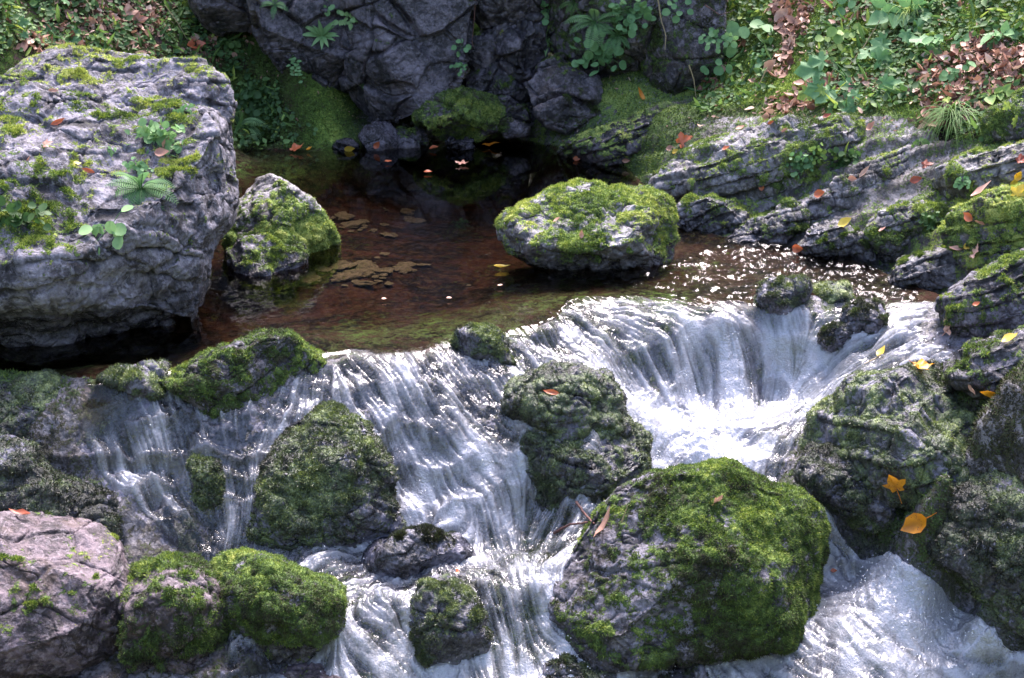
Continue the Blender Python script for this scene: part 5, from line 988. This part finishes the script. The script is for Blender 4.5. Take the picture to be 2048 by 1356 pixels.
# ------------------------------------------------------------------ fallen leaves, each one a thing
def fallen(u, v, px, mat, tpl, label, lc=.5, seed=0, tilt=.35, curl=.5, petiole=0.0, ang=None, wd=1.0):
    rs = np.random.RandomState(seed + 900); p, n = cast(u, v, skip=('moss', 'ground', 'low_', 'slope_', 'bank_moss', 'streambed_moss', 'leaf_', 'foliage', 'stem')); S = pxm(p, px) * 1.1
    nm = n * 1.4 + np.array([0, -.12, .15]) + rs.normal(size=3) * tilt; nm /= np.linalg.norm(nm); a = rs.rand() * 6.28 if ang is None else math.radians(ang)
    d = RT * math.cos(a) + UP * math.sin(a); d = d - nm * (d @ nm); d /= np.linalg.norm(d)
    V, T = stamp(tpl, np.array([p * 0 - d * S * .45]), np.array([d]), np.array([nm]), [S], wd, [curl * rs.uniform(.4, 1)])
    # crumple
    V = V + nm * (S * .13 * perlin(V / S * 2.6 + seed, 1))[:, None]
    V += n * (.012 + max(0, -((V @ n).min())) * .75)
    o = mesh_np('fallen_leaf', V, T, M[mat], attrs={'lc': np.clip(lc + .25 * perlin(V / S * 2.3, 3), 0, 1)}, smooth=False)
    o.location = p; tag(o, label, 'leaf', 'fallen leaves lying one by one')
    if petiole:
        b = V[0 if tpl != 'maple' else 1] ; A = np.array([b + (-d) * S * petiole * t_ + nm * S * .12 * t_ * t_ for t_ in (0, .33, .66, 1)]); Vt, Ft = tube(A, S * .018, S * .012, 4)
        mesh_np('petiole', Vt, Ft, M[mat], parent=o, attrs={'lc': np.full(len(Vt), .2)})
    return o
FLV = [
 (1790, 965, 48, 'orange', 'maple', 'bright orange yellow lobed leaf caught in the cleft of the mossy shore boulder', .45, .6, 110),
 (1838, 1046, 56, 'orange', 'ovate', 'orange curled leaf with stalk just above the white water cascade', .35, .5, 200),
 (1840, 740, 44, 'orange', 'maple', 'orange leaf on the top of the big mossy brown shore boulder', .55, .5, 20),
 (1985, 784, 38, 'orange', 'lance', 'narrow orange leaf with reddish base on the shore boulder near the right edge', .6, .4, 160),
 (2022, 684, 32, 'yellow', 'ovate', 'pale leaf with yellow tip on the wet grey shelf at the right edge', .6, 0, 10),
 (1908, 656, 46, 'pinkleaf', 'maple', 'pale beige leaf stranded on the rock beside the riffle', .95, .3, 30),
 (1765, 712, 24, 'yellow', 'ovate', 'little yellow leaf standing in the riffle above the shore boulder', .7, 0, 80),
 (1950, 772, 24, 'pinkleaf', 'ovate', 'small whitish leaf below the yellow tipped leaf', 1, 0, 10),
 (1422, 1003, 34, 'pinkleaf', 'maple', 'pink brown leaf lying on top of the large foreground boulder', .5, 0, 40),
 (1378, 975, 20, 'pinkleaf', 'ovate', 'small pink leaf higher on the large foreground boulder', .7, 0, 10),
 (1374, 1026, 16, 'pinkleaf', 'maple', 'tiny pink leaf scrap left of the pink brown leaf on the foreground boulder', .4, 0, 200),
 (1215, 1058, 66, 'pinkleaf', 'lance', 'long pale folded leaf on the left shoulder of the large foreground boulder', .85, 0, 20),
 (1165, 459, 46, 'dead', 'maple', 'reddish brown leaf on the front of the mossy pool boulder', .75, 0, 0),
 (1115, 445, 14, 'pinkleaf', 'ovate', 'small pink scrap on the mossy pool boulder left of the brown leaf', .5, 0, 0),
 (1160, 474, 14, 'pinkleaf', 'ovate', 'small pink scrap under the brown leaf on the mossy pool boulder', .3, 0, 90),
 (924, 331, 26, 'pinkleaf', 'maple', 'pink orange leaf floating upright on the dark far water', .3, 0, 90),
 (592, 304, 32, 'rust', 'maple', 'glowing orange red leaf at the waterline below the mossy slope', .8, 0, 60),
 (618, 304, 12, 'orange', 'ovate', 'small orange leaf right of the orange red leaf at the waterline', .6, 0, 0),
 (697, 294, 20, 'yellow', 'ovate', 'yellow leaf on the small wet stone at the foot of the leaning pillar', .5, 0, 20),
 (752, 290, 16, 'rust', 'ovate', 'dull red leaf on the wet black stone below the main slab', .4, 0, 50),
 (776, 327, 14, 'rust', 'ovate', 'small reddish leaf floating on the far water left of the pink orange leaf', .7, 0, 0),
 (867, 302, 18, 'rust', 'ovate', 'reddish leaf at the waterline left of the glossy dark stone', .8, 0, 0),
 (980, 296, 34, 'orange', 'lance', 'thin orange leaf along the waterline under the cushion rock', .2, 0, 0),
 (855, 348, 16, 'rust', 'ovate', 'small dark red leaf floating below the pink orange leaf', .5, 0, 0),
 (1366, 287, 38, 'rust', 'maple', 'orange rust leaf in the hollow of the ledges near the far tip of the pool', .9, 0, 30),
 (1340, 300, 18, 'dead', 'ovate', 'small brown leaf left of the orange rust leaf in the ledge hollow', .6, 0, 0),
 (1352, 306, 14, 'yellow', 'ovate', 'tiny yellow leaf under the orange rust leaf in the ledge hollow', .5, 0, 0),
 (1150, 316, 14, 'rust', 'ovate', 'reddish leaf at the tip of the tilted ledge slab', .7, 0, 0),
 (1250, 318, 14, 'pinkleaf', 'ovate', 'pinkish leaf on the dark foot of the tilted ledge slab', .3, 0, 0),
 (1280, 195, 26, 'orange', 'lance', 'orange leaf below the fern bulge at the foot of the cliff', .2, 0, 120),
 (1268, 210, 22, 'dead', 'lance', 'brown leaf just under the orange leaf at the cliff foot', .7, 0, 20),
 (1640, 388, 24, 'rust', 'ovate', 'rust orange leaf on the grey rock below the long dark crack', .9, 0, 0),
 (1522, 375, 16, 'rust', 'ovate', 'salmon leaf on the broad layered ledge', .8, 0, 90),
 (1732, 346, 30, 'dead', 'lance', 'light brown leaf on the upper edge of the split ledge', .9, 0, 25),
 (1705, 354, 16, 'pinkleaf', 'ovate', 'pink scrap left of the light brown leaf on the split ledge', .3, 0, 0),
 (1452, 300, 14, 'rust', 'ovate', 'small rust leaf on the green fringe of the layered ledge', .8, 0, 0),
 (1478, 260, 16, 'pinkleaf', 'ovate', 'small pink leaf on the moss left of the white stone', .3, 0, 0),
 (1545, 245, 18, 'rust', 'lance', 'rust leaf left of the white stone', .7, 0, 10),
 (1573, 262, 18, 'pinkleaf', 'lance', 'pinkish leaf below the white stone', .3, 0, 10),
 (1652, 236, 16, 'rust', 'ovate', 'wine red leaf touching the white stone', .1, 0, 10),
 (1745, 258, 22, 'pinkleaf', 'ovate', 'pink brown leaf on the ledge below the lobed herbs', .2, 0, 10),
 (1598, 497, 24, 'rust', 'ovate', 'brick red leaf where the wedge rock meets the riffle', .7, 0, 5),
 (1690, 450, 28, 'yellow', 'ovate', 'pale yellow leaf on top of the grey wedge rock', .8, 0, 5),
 (1765, 465, 14, 'pinkleaf', 'ovate', 'pale pink scrap above the mossy hump', .7, 0, 5),
 (1850, 335, 26, 'rust', 'maple', 'wine red leaf on the ledge below the grass tuft', .0, 0, 5),
 (1833, 362, 22, 'rust', 'ovate', 'dark red leaf in the crack beside the wine red leaf', .1, 0, 5),
 (2040, 325, 26, 'rust', 'maple', 'wine coloured leaf on the upper ledge at the right edge', .1, 0, 5),
 (1945, 436, 24, 'rust', 'ovate', 'orange brown leaf on the yellow moss of the ledge at the right edge', .9, 0, 150),
 (1965, 438, 20, 'pinkleaf', 'ovate', 'pink leaf right of the orange brown leaf on the yellow moss', .4, 0, 150),
 (1960, 392, 40, 'pinkleaf', 'lance', 'long pale beige leaf on the moss topped ledge', .95, 0, 15),
 (1985, 380, 26, 'pinkleaf', 'ovate', 'second beige leaf overlapping the long pale leaf', .85, 0, 60),
 (2032, 388, 34, 'yellow', 'maple', 'yellow lobed leaf on the bright moss at the right edge', .7, 0, 60),
 (2022, 368, 22, 'yellow', 'ovate', 'small yellow leaf above the yellow lobed leaf', .4, 0, 60),
 (2036, 352, 20, 'orange', 'ovate', 'golden leaf near the right edge on the upper moss', .8, 0, 60),
 (1935, 498, 20, 'yellow', 'ovate', 'yellow leaf among beige leaves on the tapered rock', .4, 0, 30),
 (1955, 512, 34, 'pinkleaf', 'maple', 'beige crumpled leaf right of the yellow leaf on the tapered rock', .9, 0, 30),
 (1915, 502, 26, 'pinkleaf', 'lance', 'grey beige leaf left of the yellow leaf on the tapered rock', .8, 0, 170),
 (1950, 610, 14, 'rust', 'ovate', 'small red leaf on the long streaked rock', .8, 0, 10),
 (1900, 632, 14, 'rust', 'ovate', 'tiny red leaf above the pale beige leaf by the riffle', .5, 0, 40),
 (120, 248, 30, 'rust', 'lance', 'brown orange leaf on the upper left of the giant boulder', .7, 0, 20),
 (92, 293, 22, 'pinkleaf', 'maple', 'light brown leaf on the giant boulder below the brown orange leaf', .5, 0, 20),
 (150, 331, 14, 'yellow', 'ovate', 'small yellow leaf on the giant boulder', .9, 0, 20),
 (178, 341, 24, 'rust', 'lance', 'rusty leaf right of the small yellow leaf on the giant boulder', .6, 0, 160),
 (325, 290, 26, 'pinkleaf', 'ovate', 'upper of two pinkish leaves beside the creeping patch on the giant boulder', .4, 0, 60),
 (320, 310, 28, 'pinkleaf', 'ovate', 'lower of two pinkish leaves beside the creeping patch on the giant boulder', .2, 0, 0),
 (220, 233, 22, 'dead', 'lance', 'brown leaf lying in the groove across the top of the giant boulder', .6, 0, 0),
 (105, 182, 20, 'pinkleaf', 'lance', 'pink leaf on the back hump of the giant boulder', .3, 0, 0),
 (46, 318, 14, 'pinkleaf', 'ovate', 'pink scrap near the left edge on the giant boulder', .1, 0, 0),
 (40, 1036, 40, 'rust', 'lance', 'dark red leaf on top of the pinkish boulder in the corner', .3, 0, 170),
 (1108, 790, 30, 'rust', 'lance', 'thin red and white leaf on the mossy cushion ledge in the falls', .9, 0, 165),
 (1664, 1141, 12, 'rust', 'ovate', 'tiny rust leaf stuck at the right face of the large foreground boulder', .5, 0, 0),
 (912, 1148, 12, 'rust', 'ovate', 'tiny red leaf at the right end of the flat dark rock', .8, 0, 90),
 (1003, 539, 32, 'yellow', 'lance', 'pale yellow leaf floating beside the mossy pool boulder', .6, 0, 5),
 (1000, 576, 10, 'pinkleaf', 'ovate', 'white flake floating near the lip of the middle fall', 1, 0, 5),
 (898, 601, 10, 'pinkleaf', 'ovate', 'white flake floating in the middle of the brown water', 1, 0, 5),
 (768, 603, 10, 'pinkleaf', 'ovate', 'white flake floating left in the brown water', 1, 0, 5),
 (1718, 12, 30, 'dead', 'ovate', 'brown curled leaf at the top edge of the right slope', .7, 0, 5),
 (1565, 35, 36, 'dead', 'ovate', 'broad brown leaf at the top of the leaf litter chute', .8, 0, 25),
 (1590, 90, 36, 'dead', 'maple', 'crumpled light brown leaf in the middle of the leaf litter chute', .9, 0, 60),
 (1545, 140, 34, 'dead', 'ovate', 'dry leaf leaning on the lower end of the litter chute', .7, 0, 25),
 (1855, 178, 34, 'dead', 'ovate', 'light brown leaf at the lower rim of the bare soil hollow', .9, 0, 25),
 (1950, 170, 36, 'rust', 'lance', 'orange brown leaf in the litter above the grass tuft', .8, 0, 15),
 (250, 30, 34, 'dead', 'maple', 'reddish brown leaf on the top left slope', .6, 0, 15),
 (185, 58, 34, 'pinkleaf', 'ovate', 'pinkish leaf standing on the slope above the giant boulder', .1, 0, 75),
 (270, 45, 32, 'pinkleaf', 'maple', 'mauve leaf lying among the litter at the top left', .0, 0, 15),
 (388, 95, 34, 'rust', 'ovate', 'red brown leaf on the slope right above the giant boulder', .6, 0, 15),
]
for k, (u, v, px, mat, tp, label, lc, pet, an) in enumerate(FLV): fallen(u, v, px, mat, tp, label, lc, seed=k, petiole=pet, ang=an, curl=.05 if (v > 530 and v < 610 and u < 1100) or (320 < v < 350 and 700 < u < 950) else .5, tilt=.02 if (u < 1100 and 290 < v < 610 and u > 500) else .3)
# ------------------------------------------------------------------ twigs, stalks and vines
def stick(pxs, r, label, name='twig', cat='twig', mat='twig', lift=.012, hang=False, branches=()):
    P_ = [];
    for u, v in pxs:
        p, n = cast(u, v); P_.append(p + n * lift)
    P_ = np.array(P_)
    if hang: P_ = np.array([PY(u, v, P_[:, 1].min() - .03) for u, v in pxs])
    t = np.linspace(0, 1, len(P_)); tt = np.linspace(0, 1, 14); A = np.stack([np.interp(tt, t, P_[:, k]) for k in range(3)], 1) + .15 * r * np.random.RandomState(3).normal(size=(14, 3))
    V, F_ = tube(A, r, r * .5, 6); o = mesh_np(name, V - A[0], F_, M[mat], attrs={'lc': np.full(len(V), .5), 'moss': np.zeros(len(V)), 'wet': np.full(len(V), .3), 'mossc': np.zeros(len(V))})
    o.location = A[0]; tag(o, label, cat); return o
stick([(1105, 1068), (1140, 1054), (1178, 1050)], .006, 'thin red brown twig lying level on the rippled water left of the foreground boulder', hang=False)
stick([(1155, 1006), (1168, 1028), (1192, 1050)], .006, 'dark twig sticking up slantwise beside the foreground boulder')
stick([(1243, 1046), (1249, 1028), (1256, 1010)], .003, 'yellow straw standing on the left shoulder of the foreground boulder', 'straw', 'straw', 'stalk', hang=True)
stick([(1315, -10), (1322, 40), (1332, 70), (1330, 100)], .004, 'long bare vine hanging in front of the dark cliff shoulder', 'vine', 'vine', 'stalk', hang=True)
stick([(952, -10), (948, 40), (944, 85), (948, 95)], .003, 'thin dark vine hanging beside the main cliff slab', 'vine', 'vine', 'twig', hang=True)
stick([(1378, 130), (1388, 160), (1392, 195)], .004, 'bare stem hanging from the dark shoulder of the bank', 'vine', 'vine', 'stalk', hang=True)
stick([(1535, 135), (1520, 165), (1508, 190)], .004, 'curved pale stem below the litter chute', 'vine', 'vine', 'stalk', hang=True)
stick([(1700, 130), (1730, 90), (1760, 40)], .004, 'slanting brown stalk among the lobed herbs', 'stalk', 'stalk', 'stalk', hang=True)
stick([(330, 10), (355, 45), (375, 80)], .003, 'pale dry stalk arching on the top left slope', 'stalk', 'stalk', 'stalk', hang=True)
stick([(170, -5), (185, 20), (190, 45)], .003, 'short dry stalk at the top left beside the mauve leaf', 'stalk', 'stalk', 'stalk', hang=True)
stick([(1762, 712), (1730, 730)], .003, 'fine stalk trailing from the little yellow leaf in the riffle', 'stalk', 'stalk', 'stalk')
stick([(1410, 10), (1440, 30), (1470, 20)], .004, 'brown twig at the top edge above the mint green cluster', 'twig', 'twig', 'twig', hang=True)
# ------------------------------------------------------------------ flat stones seen through the shallow water
rs = np.random.RandomState(77); protos = []
for k in range(5):
    V, Fc = ico(4); V = V * [1, .7, .20]; V = V + .42 * np.stack([perlin(V * 1.3 + k * 5, 1), perlin(V * 1.3 + k * 5, 2), .25 * perlin(V * 1.5 + k * 5, 3)], 1)
    me = mesh_np('flat_stone', V, Fc, M['sunken'], attrs={'moss': np.full(len(V), .30), 'mossc': np.full(len(V), .62), 'wet': np.full(len(V), .0)}); protos.append(me)
SPOTS = [(735 + rs.normal() * 70, 545 + rs.normal() * 17) for _ in range(46)] + [(730 + rs.normal() * 55, 448 + rs.normal() * 14) for _ in range(26)] + [(905 + rs.rand() * 110, 360 + rs.rand() * 45) for _ in range(9)] + [(790 + rs.rand() * 60, 365 + rs.rand() * 20) for _ in range(4)]
used_p = set()
for u, v in SPOTS:
    k = rs.randint(5); p = hit(u, v, ground0)[0] + np.array([0, 0, .008]); src = protos[k]
    if k in used_p: o = src.copy(); sc.collection.objects.link(o)
    else: o = src; used_p.add(k)
    s_ = .014 + .055 * rs.rand() ** 1.8; o.location = p; o.scale = (s_, s_, s_ * .8); o.rotation_euler = (rs.normal() * .08, rs.normal() * .08, rs.rand() * 6.28)
    tag(o, 'flat pale stone lying just under the surface of the pool', 'stone', 'flat stones under the shallow pool water')

# ------------------------------------------------------------------ spray thrown up where the water lands
rs = np.random.RandomState(88); tf = quads[fw_]; wq = np.linalg.norm(np.cross(Pw[tf[:, 1]] - Pw[tf[:, 0]], Pw[tf[:, 3]] - Pw[tf[:, 0]]), axis=1) * np.clip(foam[tf[:, 0]] - .45, 0, 1) ** 1.5 * (pv[tf[:, 0]] < 1420) * (softS.ravel()[tf[:, 0]] > .9)
nd = 5200; c_ = np.cumsum(wq); I_ = tf[np.clip(np.searchsorted(c_, rs.rand(nd) * c_[-1]), 0, len(tf) - 1)]; pd = Pw[I_[:, 0]] + np.stack([rs.normal(size=nd) * .006, rs.normal(size=nd) * .006, .003 + rs.exponential(.014, nd)], 1)
Vd, Fd = ico(1); rd = .0008 + .0022 * rs.rand(nd) ** 2
t = NT('water_spray'); t.t.links.new(t.n('MixShader', _0=.35, _1=t.n('BsdfDiffuse', Color=c3(.78, .8, .88)), _2=t.n('BsdfGlossy', Color=c3(1, 1, 1), Roughness=.1)).outputs[0], t.out.inputs[0])
tag(mesh_np('water_spray', (Vd[None] * rd[:, None, None] + pd[:, None]).reshape(-1, 3), (Fd[None] + (np.arange(nd) * len(Vd))[:, None, None]).reshape(-1, 3), t.m), kind='stuff')
